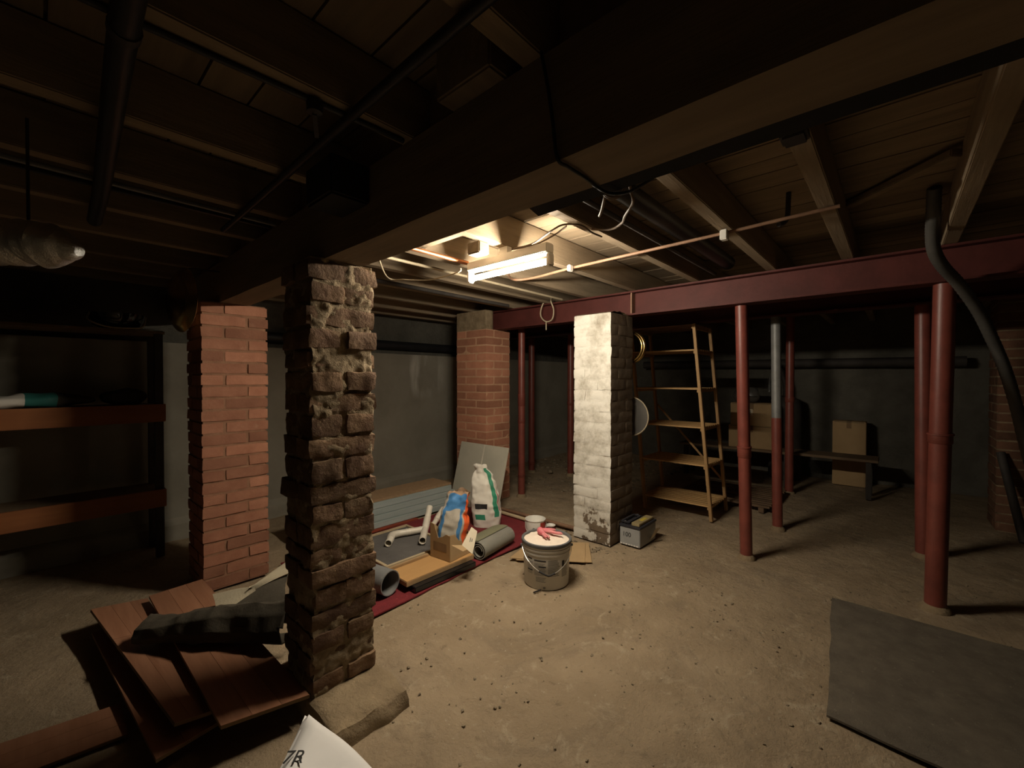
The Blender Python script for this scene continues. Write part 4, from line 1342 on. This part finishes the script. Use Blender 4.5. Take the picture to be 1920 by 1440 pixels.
# ------------------------------------------------------------------ big pail
def pail():
    c = V(2.325, 1.775, 0.0)
    t = thing('plaster_pail', 'large grey plastic pail heaped with white powder on the earth floor', 'bucket', c)
    c = c + V(0, 0, -0.004)
    prof = [(0.0, 0.0), (0.146, 0.0), (0.151, 0.006), (0.158, 0.215), (0.160, 0.216), (0.1605, 0.222), (0.162, 0.223), (0.163, 0.236), (0.161, 0.237), (0.162, 0.250), (0.166, 0.251), (0.167, 0.262), (0.164, 0.263),
            (0.165, 0.275), (0.158, 0.275), (0.155, 0.24), (0.15, 0.05), (0.0, 0.04)]
    body = MB().lathe(prof, c, 48).build('pail_body', 'pail', t, smooth=True)
    MB().lathe([(0.164, 0.276), (0.170, 0.277), (0.172, 0.286), (0.171, 0.298), (0.164, 0.302), (0.156, 0.298), (0.155, 0.280), (0.160, 0.276), (0.164, 0.276)], c, 48).build('rim', 'pail_rim', t, smooth=True)
    mb = MB()

    def heap(u, v):
        a = v * 2 * math.pi
        r = u * 0.1545
        p = V(r * math.cos(a), r * math.sin(a), 0)
        p.z = 0.286 + 0.018 * (1 - u * u) + 0.006 * nz3(p, 30) + 0.006 * nz3(p, 12, 4)
        return p + c
    mb.grid(heap, 14, 40)
    mb.build('powder', 'powder', t, smooth=True)
    # wire handle hanging to the camera side
    fa = math.atan2(-FW.y, -FW.x)
    pts = []
    for q in range(25):
        a = fa - 1.45 + 2.9 * q / 24
        s = (q / 24 - 0.5) * 2
        drop = 0.255 - 0.145 * (1 - abs(s) ** 1.25)
        rr_ = 0.168 + 0.008 * (1 - s * s)
        pts.append(c + V(rr_ * math.cos(a), rr_ * math.sin(a), drop))
    hnd = MB().tube(pts, 0.0024, 8).build('handle', 'wire', t, smooth=True)
    hp = pts[9:15]
    MB().tube(hp, 0.006, 10).build('grip', 'ink', hnd, smooth=True)
    for q in (0, 24):
        MB().lathe([(0.0, -0.006), (0.012, -0.006), (0.012, 0.006), (0.0, 0.006)], pts[q], 12).build('handle_lug', 'pail_rim', t, smooth=True)

    # printed label: headings and text lines wrapped on the side

    def band(a0, a1, z0, z1, m_, nm):
        mb = MB()
        r = lambda z: 0.1515 + (0.158 - 0.1515) * z / 0.215 + 0.0008
        mb.grid(lambda u, v: c + V(r(z0 + (z1 - z0) * v) * math.cos(fa + a0 + (a1 - a0) * u), r(z0 + (z1 - z0) * v) * math.sin(fa + a0 + (a1 - a0) * u), z0 + (z1 - z0) * v), 10, 1)
        mb.build(nm, m_, body, smooth=True)
    for (a0, a1, z) in ((-1.0, -0.72, 0.195), (-0.62, -0.1, 0.190), (-0.42, -0.1, 0.152), (-0.98, -0.70, 0.120)):
        band(a0, a1, z, z + 0.009, 'ink', 'heading')
    rr_ = random.Random(2)
    for col0, col1, zt, zb in ((-1.0, -0.68, 0.18, 0.10), (-0.62, -0.1, 0.178, 0.10), (-0.02, 0.55, 0.20, 0.09), (-0.55, -0.1, 0.085, 0.055), (0.62, 1.0, 0.18, 0.08)):
        z = zt
        while z > zb:
            band(col0, col0 + (col1 - col0) * rr_.uniform(0.75, 1.0), z - 0.003, z, 'ink_grey', 'text_line')
            z -= 0.0085
    band(-0.22, -0.12, 0.012, 0.026, 'ink_grey', 'batch_mark')
    band(0.62, 0.76, 0.15, 0.19, 'ink', 'warning_mark')
    # pink rubber gloves lying on the powder
    g = thing('rubber_glove', 'dusty pink rubber glove lying on the powder in the grey pail', 'glove', c + V(0, 0, 0.3))
    zz = 0.321
    R2 = RT.copy()
    F2 = V(FW.x, FW.y, 0).normalized()

    def P_(a_, b_, dz=0):
        return c + R2 * a_ + F2 * b_ + V(0, 0, zz + dz)
    palm = [P_(-0.035, 0.075), P_(-0.04, 0.045, 0.006), P_(-0.03, 0.01, 0.004), P_(-0.005, -0.02)]
    MB().tube(smooth_path(palm, 6), 0.02, 14, rs=[0.010 + 0.014 * math.sin(math.pi * min(1, (i + 2) / 18)) for i in range(19)]).build('palm', 'pink', g, smooth=True)
    for q, pts_ in enumerate(([(-0.01, -0.01), (0.005, -0.045), (0.012, -0.075)], [(-0.025, 0.0), (-0.02, -0.04), (-0.005, -0.07)], [(-0.03, 0.06), (0.02, 0.055), (0.06, 0.02), (0.105, 0.008)],
                              [(-0.03, 0.045), (0.03, 0.025), (0.07, -0.002), (0.11, -0.012)], [(-0.02, 0.07), (0.02, 0.075), (0.07, 0.06)])):
        sp2 = smooth_path([P_(a_, b_, 0.001 * q) for a_, b_ in pts_], 6)
        nn = len(sp2)
        MB().tube(sp2, 0.009, 10, rs=[0.010 - 0.003 * i / nn if i < nn - 1 else 0.003 for i in range(nn)]).build('finger', 'pink', g, smooth=True)


pail()

# ------------------------------------------------------------------ car battery
t = thing('car_battery', 'grey car battery with black lid at the foot of the whitewashed pillar', 'battery', (3.41, 1.63, 0))
bx0, bx1, by0, by1 = 3.255, 3.56, 1.535, 1.712
bcase = MB().box((bx0, by0, 0), (bx1, by1, 0.15)).build('case', 'battery', t, bevel=0.004)
MB().box((bx0 - 0.006, by0 - 0.006, 0.15), (bx1 + 0.006, by1 + 0.006, 0.168)).build('lid', 'battery_lid', t, bevel=0.003)
vbar = MB().box((bx0 + 0.015, by0 + 0.012, 0.168), (bx1 - 0.015, by0 + 0.082, 0.192)).build('vent_bar', 'battery_label', t, bevel=0.003)
MB().box((bx0 + 0.11, by0 + 0.03, 0.192), (bx0 + 0.21, by0 + 0.06, 0.1926)).build('sticker', 'yellow', vbar)
for xx in (bx0 + 0.035, bx1 - 0.04):
    MB().lathe([(0.0, 0.0), (0.011, 0.0), (0.010, 0.02), (0.0, 0.021)], (xx, by1 - 0.03, 0.168), 14).build('terminal', 'grey_metal', t, smooth=True)
hd = [V(bx0 + 0.02, by0 + 0.11, 0.185), V(bx0 + 0.02, by1 - 0.008, 0.187), V(bx1 - 0.06, by1 - 0.008, 0.187), V(bx1 - 0.06, by0 + 0.11, 0.185)]
for q in range(4):
    MB().bar(hd[q], hd[(q + 1) % 4], 0.016, 0.008).build('carry_handle', 'battery_lid', t)
for q in range(7):
    yy = by0 + 0.015 + q * 0.0235
    MB().box((bx0 - 0.003, yy, 0.006), (bx0, yy + 0.016, 0.014)).build('base_rib', 'white_metal', t)
text_mesh('marking', '100', 0.052, frame_mtx((bx0 - 0.001, by0 + 0.115, 0.09), (0, -1, 0), (0, 0, 1)), 'ink', bcase)
MB().add([(bx1 - 0.12, by0 - 0.001, 0.02), (bx1 - 0.05, by0 - 0.001, 0.02), (bx1 - 0.02, by0 - 0.05, 0.11), (bx1 - 0.09, by0 - 0.04, 0.12)], [(0, 1, 2, 3)]).build('loose_label', 'card_white', t)

# ------------------------------------------------------------------ slatted shelf unit
def slat_shelf():
    t = thing('slatted_shelf', 'tall leaning shelf unit with pine slat shelves behind the white pillar', 'shelf', (4.6, 1.65, 0))
    k_ = 0.09
    yr, yl, xf, xb = 1.315, 1.985, 4.34, 4.82
    zt = 1.925

    def lean(p):
        return V(p.x, p.y + k_ * p.z, p.z)
    for xx in (xf, xb):
        for yy in (yr, yl):
            MB().bar(lean(V(xx, yy, 0)), lean(V(xx, yy, zt)), 0.028, 0.040, upv=(1, 0, 0)).build('leg', 'pine_leg', t, bevel=0.003)
    for z in (0.14, 0.53, 0.90, 1.28, 1.665, 1.915):
        for yy in (yr + 0.02, yl - 0.02):
            MB().bar(lean(V(xf, yy, z - 0.022)), lean(V(xb, yy, z - 0.022)), 0.02, 0.026).build('cleat', 'pine_leg', t)
        for q in range(8):
            xx = xf + 0.012 + (xb - xf - 0.024) * q / 7
            a, b = lean(V(xx, yr - 0.015, z)), lean(V(xx, yl + 0.012, z))
            MB().bar(a, b, 0.048, 0.014).build('slat', 'pine' if z < 1.9 else 'conduit_brown', t, bevel=0.002)
    MB().bar(lean(V(xb + 0.01, yr, 0.3)), lean(V(xb + 0.01, yl, 1.1)), 0.02, 0.012, upv=(1, 0, 0)).build('back_brace', 'pine_leg', t)


slat_shelf()
# slatted duckboard lying behind it
t = thing('duckboard', 'dark slatted duckboard lying flat behind the pine shelf unit', 'duckboard', (5.35, 1.35, 0))
for q in range(11):
    xx = 4.98 + q * 0.085
    MB().box((xx, 0.95, 0.05), (xx + 0.05, 1.9, 0.072)).build('slat', 'crate_wood', t, bevel=0.002)
for yy in (1.0, 1.4, 1.8):
    MB().box((4.97, yy, 0), (5.89, yy + 0.05, 0.05)).build('runner', 'crate_wood', t)

# brass coil and clear plastic disc hung on the far side of the white pillar
t = thing('brass_coil', 'coil of shiny brass tube hung behind the whitewashed pillar', 'coil', (3.60, 1.80, 1.52))
for q in range(4):
    ring = [V(3.575 + 0.022 * q, 1.80 + (0.145 - 0.012 * abs(q - 1.5)) * math.cos(a), 1.665 + (0.145 - 0.012 * abs(q - 1.5)) * math.sin(a)) for a in [2 * math.pi * i / 48 for i in range(49)]]
    MB().tube(ring, 0.0095, 10).build('turn', 'brass', t, smooth=True)
MB().tube([(3.52, 1.80, 1.822), (3.66, 1.80, 1.826)], 0.005, 8).build('nail', 'dark_pipe', t, smooth=True)
t = thing('plastic_disc', 'round cloudy plastic lid with a pale rim behind the whitewashed pillar', 'lid', (3.62, 1.80, 0.86))
rm = Matrix.Rotation(math.radians(90), 4, 'Y')
MB().lathe([(0.0, 0.0), (0.09, 0.004), (0.17, 0.0), (0.17, 0.004), (0.09, 0.008), (0.0, 0.004)], (3.60, 1.80, 1.04), 40, rm).build('disc', 'clear', t, smooth=True)
MB().tube([V(3.602, 1.80 + 0.176 * math.cos(a), 1.04 + 0.176 * math.sin(a)) for a in [2 * math.pi * i / 56 for i in range(57)]], 0.006, 8).build('rim', 'cable_cream', t, smooth=True)
MB().lathe([(0.0, 0.0), (0.06, 0.003), (0.062, 0.012), (0.0, 0.014)], (3.60, 1.80, 1.04), 28, rm).build('hub', 'cable_cream', t, smooth=True)
MB().tube([(3.52, 1.80, 1.21), (3.62, 1.80, 1.213)], 0.005, 8).build('nail', 'dark_pipe', t, smooth=True)

# ------------------------------------------------------------------ far bay
t = thing('plank_shelf', 'low plank shelf along the far wall', 'shelf', (6.5, 1.3, 0))
for ya_, yb_, zq in ((0.14, 0.98, 0.43), (1.0, 2.35, 0.425)):
    MB().box((6.28, ya_, zq), (6.66, yb_, zq + 0.03)).build('plank', 'plank', t, bevel=0.004)
for xx in (6.31, 6.58):
    for yy in (0.2, 1.0, 2.25):
        MB().box((xx, yy, 0), (xx + 0.05, yy + 0.05, 0.425)).build('trestle_leg', 'dark_pipe', t)


def carton(name, label, lo, hi, tape=True):
    t = thing(name, label, 'box', ((lo[0] + hi[0]) / 2, (lo[1] + hi[1]) / 2, lo[2]))
    cbody = MB().box(lo, hi).build('carton', 'card', t, bevel=0.006)
    ym = (lo[1] + hi[1]) / 2
    MB().box((lo[0] - 0.001, ym - 0.025, hi[2] - 0.09), (hi[0] + 0.001, ym + 0.025, hi[2] + 0.001)).build('tape', 'card_dark', cbody)
    MB().box((lo[0] - 0.0012, lo[1] + 0.02, hi[2] - 0.012), (lo[0], hi[1] - 0.02, hi[2] - 0.008)).build('flap_seam', 'ink', cbody)
    return t


ba, bb = pX(1452, 832, 6.34), pX(1366, 832, 6.34)
z2 = 0.456
c1 = carton('storage_carton', 'lower cardboard carton on the low plank shelf', (6.34, ba.y, z2), (6.62, bb.y, z2 + 0.30))
c2 = carton('storage_carton', 'upper cardboard carton with a white label on the low plank shelf', (6.345, ba.y + 0.01, z2 + 0.302), (6.61, bb.y - 0.02, z2 + 0.60))
ym = (ba.y + bb.y) / 2
MB().box((6.3435, ym - 0.02, z2 + 0.44), (6.3445, ym + 0.13, z2 + 0.52)).build('white_label', 'card_white', c2)
for q in range(3):
    MB().box((6.343, ym, z2 + 0.45 + q * 0.022), (6.3434, ym + 0.11, z2 + 0.457 + q * 0.022)).build('label_print', 'ink', c2)
lying_sack('plastic_bag', 'crumpled clear plastic bag on top of the upper carton', (6.47, ym + 0.09, z2 + 0.60), 0.3, 0.3, 0.2, 0.3, ['clear'], 60)
tb = pX(1560, 905, 6.98)
tc2 = pX(1623, 907, 6.98)
carton('tall_carton', 'tall cardboard carton standing on the floor behind the plank shelf', (6.98, tc2.y, 0.0), (7.2, tb.y, 0.83))
cable('grey_hook_pipe', 'bent grey pipe end beside the upper carton', [V(7.15, pX(1462, 690, 6.9).y, 1.6), pX(1458, 690, 6.95), pX(1449, 697, 6.9), pX(1444, 712, 6.9), pX(1443, 735, 6.9)], 0.018, 'grey_metal', 'pipe')
tag(MB().tube([(7.15, -0.6, 1.58), (7.15, 3.3, 1.62)], 0.06, 16).build('wall_pipe', 'dark_pipe', smooth=True), 'dim grey pipe high along the far wall', 'pipe')
# old boiler tank in the dark beside the shelf
t = thing('old_tank', 'dark iron tank standing against the far wall', 'tank', (6.98, 1.15, 0))
MB().lathe([(0.0, 0.0), (0.19, 0.0), (0.2, 0.05), (0.2, 1.0), (0.17, 1.09), (0.08, 1.14), (0.0, 1.15)], (6.98, 1.15, 0), 28).build('tank_body', 'dark_pipe', t, smooth=True)
MB().tube(smooth_path([V(6.98, 1.15, 1.13), V(6.98, 1.15, 1.3), V(7.02, 1.2, 1.45), V(7.1, 1.25, 1.55)], 6), 0.03, 12).build('flue', 'dark_pipe', t, smooth=True)

# hose hanging at the right, prop leaning on the chimney pier
hp = [(1752, 352, 2.06), (1750, 400, 2.12), (1748, 440, 2.18), (1752, 472, 2.22), (1768, 500, 2.26), (1800, 535, 2.32), (1835, 585, 2.38), (1862, 640, 2.42), (1885, 695, 2.45), (1905, 760, 2.5), (1930, 860, 2.5), (1965, 960, 2.5), (2040, 1080, 2.45)]
sp = smooth_path([pD(*q) for q in hp], 14)
rs = [0.027 * (1.0 + (0.08 if i % 2 else 0)) for i in range(len(sp))]
tag(MB().tube(sp, 0.027, 16, rs=rs).build('flexible_hose', 'hose', smooth=True), 'grey ribbed hose hanging in a curve from the ceiling by the steel beam', 'hose')
tag(MB().tube([(5.45, -0.80, 0.02), (5.76, -0.70, 0.72)], 0.03, 12).build('metal_prop', 'dark_pipe', smooth=True), 'dark metal prop leaning on the chimney pier', 'prop')

# ------------------------------------------------------------------ grey carpet on the right
mb = MB()


def gc(u, v):
    x = 2.13 + 1.17 * u + 0.01 * nz3((u, v, 0), 6)
    y = 0.20 + 0.085 * u - 1.6 * v + 0.01 * nz3((u, v, 0), 6, 4)
    x -= 0.10 * v * (1 - u)
    return V(x, y, 0.007 + 0.002 * nz3((x, y, 0), 5))


mb.grid(gc, 50, 60, 0.009)
tag(mb.build('grey_carpet', 'grey_carpet', smooth=True), 'dark grey carpet piece laid on the earth floor', 'carpet')

# ------------------------------------------------------------------ laminate boards on the left
def plank_thing(label, p0, p1, p2, p3, th, base_z=None, group='laminate boards on the left'):
    """corner points of the top face, edge and top in their own materials"""
    cs = [Vector(p) for p in (p0, p1, p2, p3)]
    n = (cs[1] - cs[0]).cross(cs[3] - cs[0]).normalized()
    if n.z < 0:
        n = -n
    ce = sum(cs, V(0, 0, 0)) / 4
    t = thing('laminate_board', label, 'board', (ce.x, ce.y, min(p.z for p in cs) - th), group)
    F6 = [(0, 1, 2, 3), (4, 7, 6, 5), (0, 4, 5, 1), (1, 5, 6, 2), (2, 6, 7, 3), (3, 7, 4, 0)]
    MB().add([p - n * 0.002 for p in cs] + [p - n * th for p in cs], F6).build('core', 'laminate_edge', t)
    # three printed strips on top, each a little different
    for q in range(3):
        a0, a1 = q / 3, (q + 1) / 3 - 0.004
        l0, l1 = cs[0] + (cs[1] - cs[0]) * a0, cs[3] + (cs[2] - cs[3]) * a0
        m0, m1 = cs[0] + (cs[1] - cs[0]) * a1, cs[3] + (cs[2] - cs[3]) * a1
        cut = 0.35 + 0.2 * ((q * 37) % 3) / 2
        for s0, s1 in ((0, cut - 0.002), (cut, 1)):
            pts = [l0 + (l1 - l0) * s0, m0 + (m1 - m0) * s0, m0 + (m1 - m0) * s1, l0 + (l1 - l0) * s1]
            MB().add([p for p in pts] + [p - n * 0.002 for p in pts], F6).build('strip', 'laminate', t)
    return t


def quad_px(l):
    return [pz(*q) for q in l]


# lowest, lying flat on the floor
q = quad_px([(0, 1402, 0.012), (240, 1320, 0.012), (262, 1372, 0.012), (105, 1440, 0.012)])
plank_thing('laminate board lying flat on the earth floor away from the heap', V(-0.75, 2.62, 0.012), V(-0.75, 2.36, 0.012), V(0.22, 2.19, 0.012), V(0.22, 2.42, 0.012), 0.012)
# heap: three overlapping boards, propped one on the other
plank_thing('lower laminate board of the heap, edge showing below its neighbour', V(0.175, 3.10, 0.058), V(0.50, 3.14, 0.051), V(0.52, 1.95, 0.051), V(0.262, 1.90, 0.058), 0.014)
plank_thing('wide laminate board of the heap with its long edge raised', V(0.182, 3.275, 0.115), V(0.425, 3.30, 0.075), V(0.475, 1.98, 0.075), V(0.325, 1.96, 0.115), 0.014)
plank_thing('laminate board on top of the heap under the charcoal underlay', V(0.418, 3.20, 0.125), V(0.682, 3.24, 0.118), V(0.722, 1.75, 0.105), V(0.43, 1.80, 0.128), 0.014)
for q, (xa, ya_, xb_, yb_) in enumerate(((0.20, 2.9, 0.70, 2.95), (0.30, 2.1, 0.70, 2.05))):
    tag(MB().bar((xa, ya_, 0.016), (xb_, yb_, 0.016), 0.05, 0.032).build('batten', 'laminate_edge', bevel=0.003), ['batten under the far end of the laminate heap', 'batten under the near end of the laminate heap'][q], 'batten')


def dark_sheet():
    t = thing('underlay_sheet', 'folded charcoal underlay with pale lining thrown over the laminate heap', 'sheet', (0.62, 2.5, 0.13))
    A0, B0 = pz(264, 1203, 0.125), pz(536, 1206, 0.125)
    d = (B0 - A0).normalized()
    s = V(-d.y, d.x, 0)
    L = (B0 - A0).length
    prof = [(0.06, 0.0), (0.0, -0.004), (-0.045, 0.012), (-0.055, 0.05), (-0.03, 0.095), (0.02, 0.118), (0.075, 0.112), (0.12, 0.08), (0.145, 0.02), (0.15, 0.0)]

    def fold(u, v):
        p = A0 + d * (u * L)
        q = v * (len(prof) - 1)
        i = min(len(prof) - 2, int(q))
        f = q - i
        f = f * f * (3 - 2 * f)
        a, b = prof[i], prof[i + 1]
        yy, zz = a[0] + (b[0] - a[0]) * f, a[1] + (b[1] - a[1]) * f
        tap = 0.62 + 0.38 * min(1.0, u * 2.0)
        p = p + s * (yy * (0.6 + 0.4 * tap)) + V(0, 0, zz * tap * (1.15 + 0.35 * u))
        p += V(nz3(p, 6, 2), nz3(p, 6, 6), nz3(p, 7, 9)) * 0.024 + V(nz3(p, 17, 2), nz3(p, 17, 6), nz3(p, 17, 9)) * 0.010
        cr_ = abs(((u * 3.1 + v * 0.8 + 0.2 * nz3(p, 5)) % 1.0) - 0.5) * 2
        p.z += 0.016 * (1 - cr_) ** 3 * v
        p.z = max(p.z, 0.133)
        return p
    MB().grid(fold, 50, 40, 0.006).build('charcoal_bundle', 'dark_cloth', t, smooth=True)

    def patch(c, amp, bulge, nu, nv, name, m_):
        k = [pz(*q) for q in c]

        def fn(u, v):
            a = k[0] + (k[1] - k[0]) * u
            b = k[3] + (k[2] - k[3]) * u
            p = a + (b - a) * v
            p += V(nz3(p, 7, 3), nz3(p, 7, 8), nz3(p, 7, 11)) * amp
            p.z += bulge * math.sin(v * math.pi) - 0.02 * bulge * u
            return p
        MB().grid(fn, nu, nv, 0.006).build(name, m_, t, smooth=True)
    patch([(395, 1172, 0.21), (528, 1180, 0.22), (540, 1068, 0.34), (478, 1098, 0.31)], 0.014, 0.015, 24, 16, 'charcoal_panel', 'dark_cloth')
    patch([(408, 1160, 0.235), (482, 1106, 0.30), (470, 1100, 0.32), (400, 1113, 0.29)], 0.012, 0.014, 20, 10, 'pale_lining', 'pale_cloth')
    patch([(476, 1106, 0.30), (540, 1074, 0.345), (540, 1050, 0.37), (468, 1102, 0.325)], 0.010, 0.008, 20, 8, 'pale_edge', 'pale_cloth')


dark_sheet()

# ------------------------------------------------------------------ white carton in front of the dark pillar
def white_carton():
    t = thing('white_carton', 'crumpled white cardboard carton on the floor before the dark pillar', 'box', (0.50, 1.10, 0))
    Fc, Rc, Nc, Lc = V(0.585, 1.455, 0), V(0.655, 0.98, 0), V(0.42, 0.78, 0), V(0.33, 1.20, 0)
    H_ = 0.30

    def top(u, v):
        a = Fc + (Rc - Fc) * u
        b = Lc + (Nc - Lc) * u
        p = a + (b - a) * v
        e = min(u, v, 1 - u, 1 - v)
        edge = min(1.0, e * 7)
        bow = V(0.03, 0.012, 0) * (4 * u * (1 - u)) * (1 - v)
        fold = 0.012 * abs(((u * 1.3 + v * 0.9) % 1.0) - 0.5)
        return p + bow + V(0, 0, H_ - 0.05 * (1 - edge) ** 2 + 0.018 * edge + fold + 0.010 * nz3(p, 7) - 0.09 * u * (1 - v) - 0.03 * v)
    NU = 16
    mb = MB().grid(top, NU, NU)
    mb.build('top_panel', 'white_paper', t, smooth=True)
    rim = [(i / NU, 0) for i in range(NU)] + [(1, j / NU) for j in range(NU)] + [(1 - i / NU, 1) for i in range(NU)] + [(0, 1 - j / NU) for j in range(NU)]
    mid = (Fc + Rc + Nc + Lc) / 4

    def side(u, v):
        k = u * len(rim)
        uu, vv = rim[int(k + 1e-6) % len(rim)]
        p = top(uu, vv)
        q = V(p.x + (p.x - mid.x) * 0.05, p.y + (p.y - mid.y) * 0.05, -0.006)
        r = p + (q - p) * v
        return r + (V(nz3(r, 9), nz3(r, 9, 4), 0) * 0.012 * math.sin(v * math.pi))
    MB().grid(side, len(rim), 8).build('side_panel', 'white_paper', t, smooth=True)
    f0 = top(0.03, 0.18)
    MB().add([f0 + V(0, 0, 0.002), f0 + V(-0.10, -0.10, -0.004), f0 + V(-0.075, -0.13, 0.022), f0 + V(0.02, -0.035, 0.026)], [(0, 1, 2, 3)]).build('loose_flap', 'white_paper', t)
    best = None
    for i in range(41):
        for j in range(41):
            p = top(i / 40, j / 40)
            v_ = p - EYE
            dz = v_.dot(FW)
            e = (960 + F_PX * v_.dot(RT) / dz - 553) ** 2 + (720 - F_PX * v_.dot(UP) / dz - 1424) ** 2
            if best is None or e < best[0]:
                best = (e, p)
    tp = best[1] + V(0, 0, 0.006)
    text_mesh('printed_marking', '7R', 0.055, frame_mtx(tp, (RT + V(0, 0, 0.05)), V(FW.x, FW.y, 0.10)), 'ink', t)
    return t


wc = white_carton()

# ------------------------------------------------------------------ rubble and chips
rr = random.Random(9)
for (cx, cy, r_, lab) in ((5.35, 3.62, 0.075, 'large stone lying in the dark passage'), (5.0, 3.75, 0.04, 'small stone beside the large one in the passage')):
    me_mb = MB()
    me_mb.grid(lambda u, v: V(cx, cy, r_ * 0.55) + V(math.sin(u * math.pi) * math.cos(v * 6.2832), math.sin(u * math.pi) * math.sin(v * 6.2832), math.cos(u * math.pi) * 0.7) * r_ *
               (1 + 0.35 * noise.noise(V(math.sin(u * math.pi) * math.cos(v * 6.2832) * 1.4, math.sin(u * math.pi) * math.sin(v * 6.2832) * 1.4, u * 3 + cx))), 10, 16)
    tag(me_mb.build('stone', 'stone', smooth=True), lab, 'stone')
mb = MB()
for q in range(1500):
    zone = rr.random()
    if zone < 0.35:
        x_, y_ = rr.uniform(4.2, 7.2), rr.uniform(2.4, 4.5)
        s_ = rr.uniform(0.006, 0.028)
        if min((x_ - a_) ** 2 + (y_ - b_) ** 2 for a_, b_ in ((5.35, 3.62), (5.0, 3.75), (6.6, 4.45), (6.9, 4.0), (4.9, 4.02), (5.11, 3.47))) < 0.02:
            continue
    elif zone < 0.5:
        a_ = rr.random() * 6.28
        x_, y_ = 3.33 + 0.3 * math.cos(a_) + rr.gauss(0, 0.06), 1.9 + 0.3 * math.sin(a_) + rr.gauss(0, 0.06)
        if 3.1 < x_ < 3.58 and 1.5 < y_ < 2.13:
            continue
        s_ = rr.uniform(0.004, 0.014)
    else:
        x_, y_ = rr.uniform(0.9, 5.5), rr.uniform(-0.5, 2.2)
        s_ = rr.uniform(0.002, 0.007)
    if (x_ - 2.325) ** 2 + (y_ - 1.775) ** 2 < 0.035:
        continue
    z_ = floor_h(x_, y_)
    R = Euler((rr.uniform(-.5, .5), rr.uniform(-.5, .5), rr.uniform(0, 6.28))).to_matrix()
    d_ = [V(sx * rr.uniform(.6, 1.3), sy * rr.uniform(.5, 1.0), sz * rr.uniform(.3, .7)) * s_ for sz in (-1, 1) for sy in (-1, 1) for sx in (-1, 1)]
    vs_ = [R @ p + V(x_, y_, z_ + s_ * 0.2) for p in d_]
    mb.add(vs_, [(0, 2, 3, 1), (4, 5, 7, 6), (0, 1, 5, 4), (2, 6, 7, 3), (0, 4, 6, 2), (1, 3, 7, 5)])
ob = mb.build('floor_rubble', 'stone')
tag(ob, 'small stones and mortar crumbs scattered over the earth floor', 'rubble')
ob['kind'] = 'stuff'
tag(MB().bar(pz(1000, 1111, 0.004), pz(1014, 1106, 0.006), 0.008, 0.006).build('wood_splinter', 'black_wood'), 'dark splinter on the floor in front of the grey pail', 'splinter')
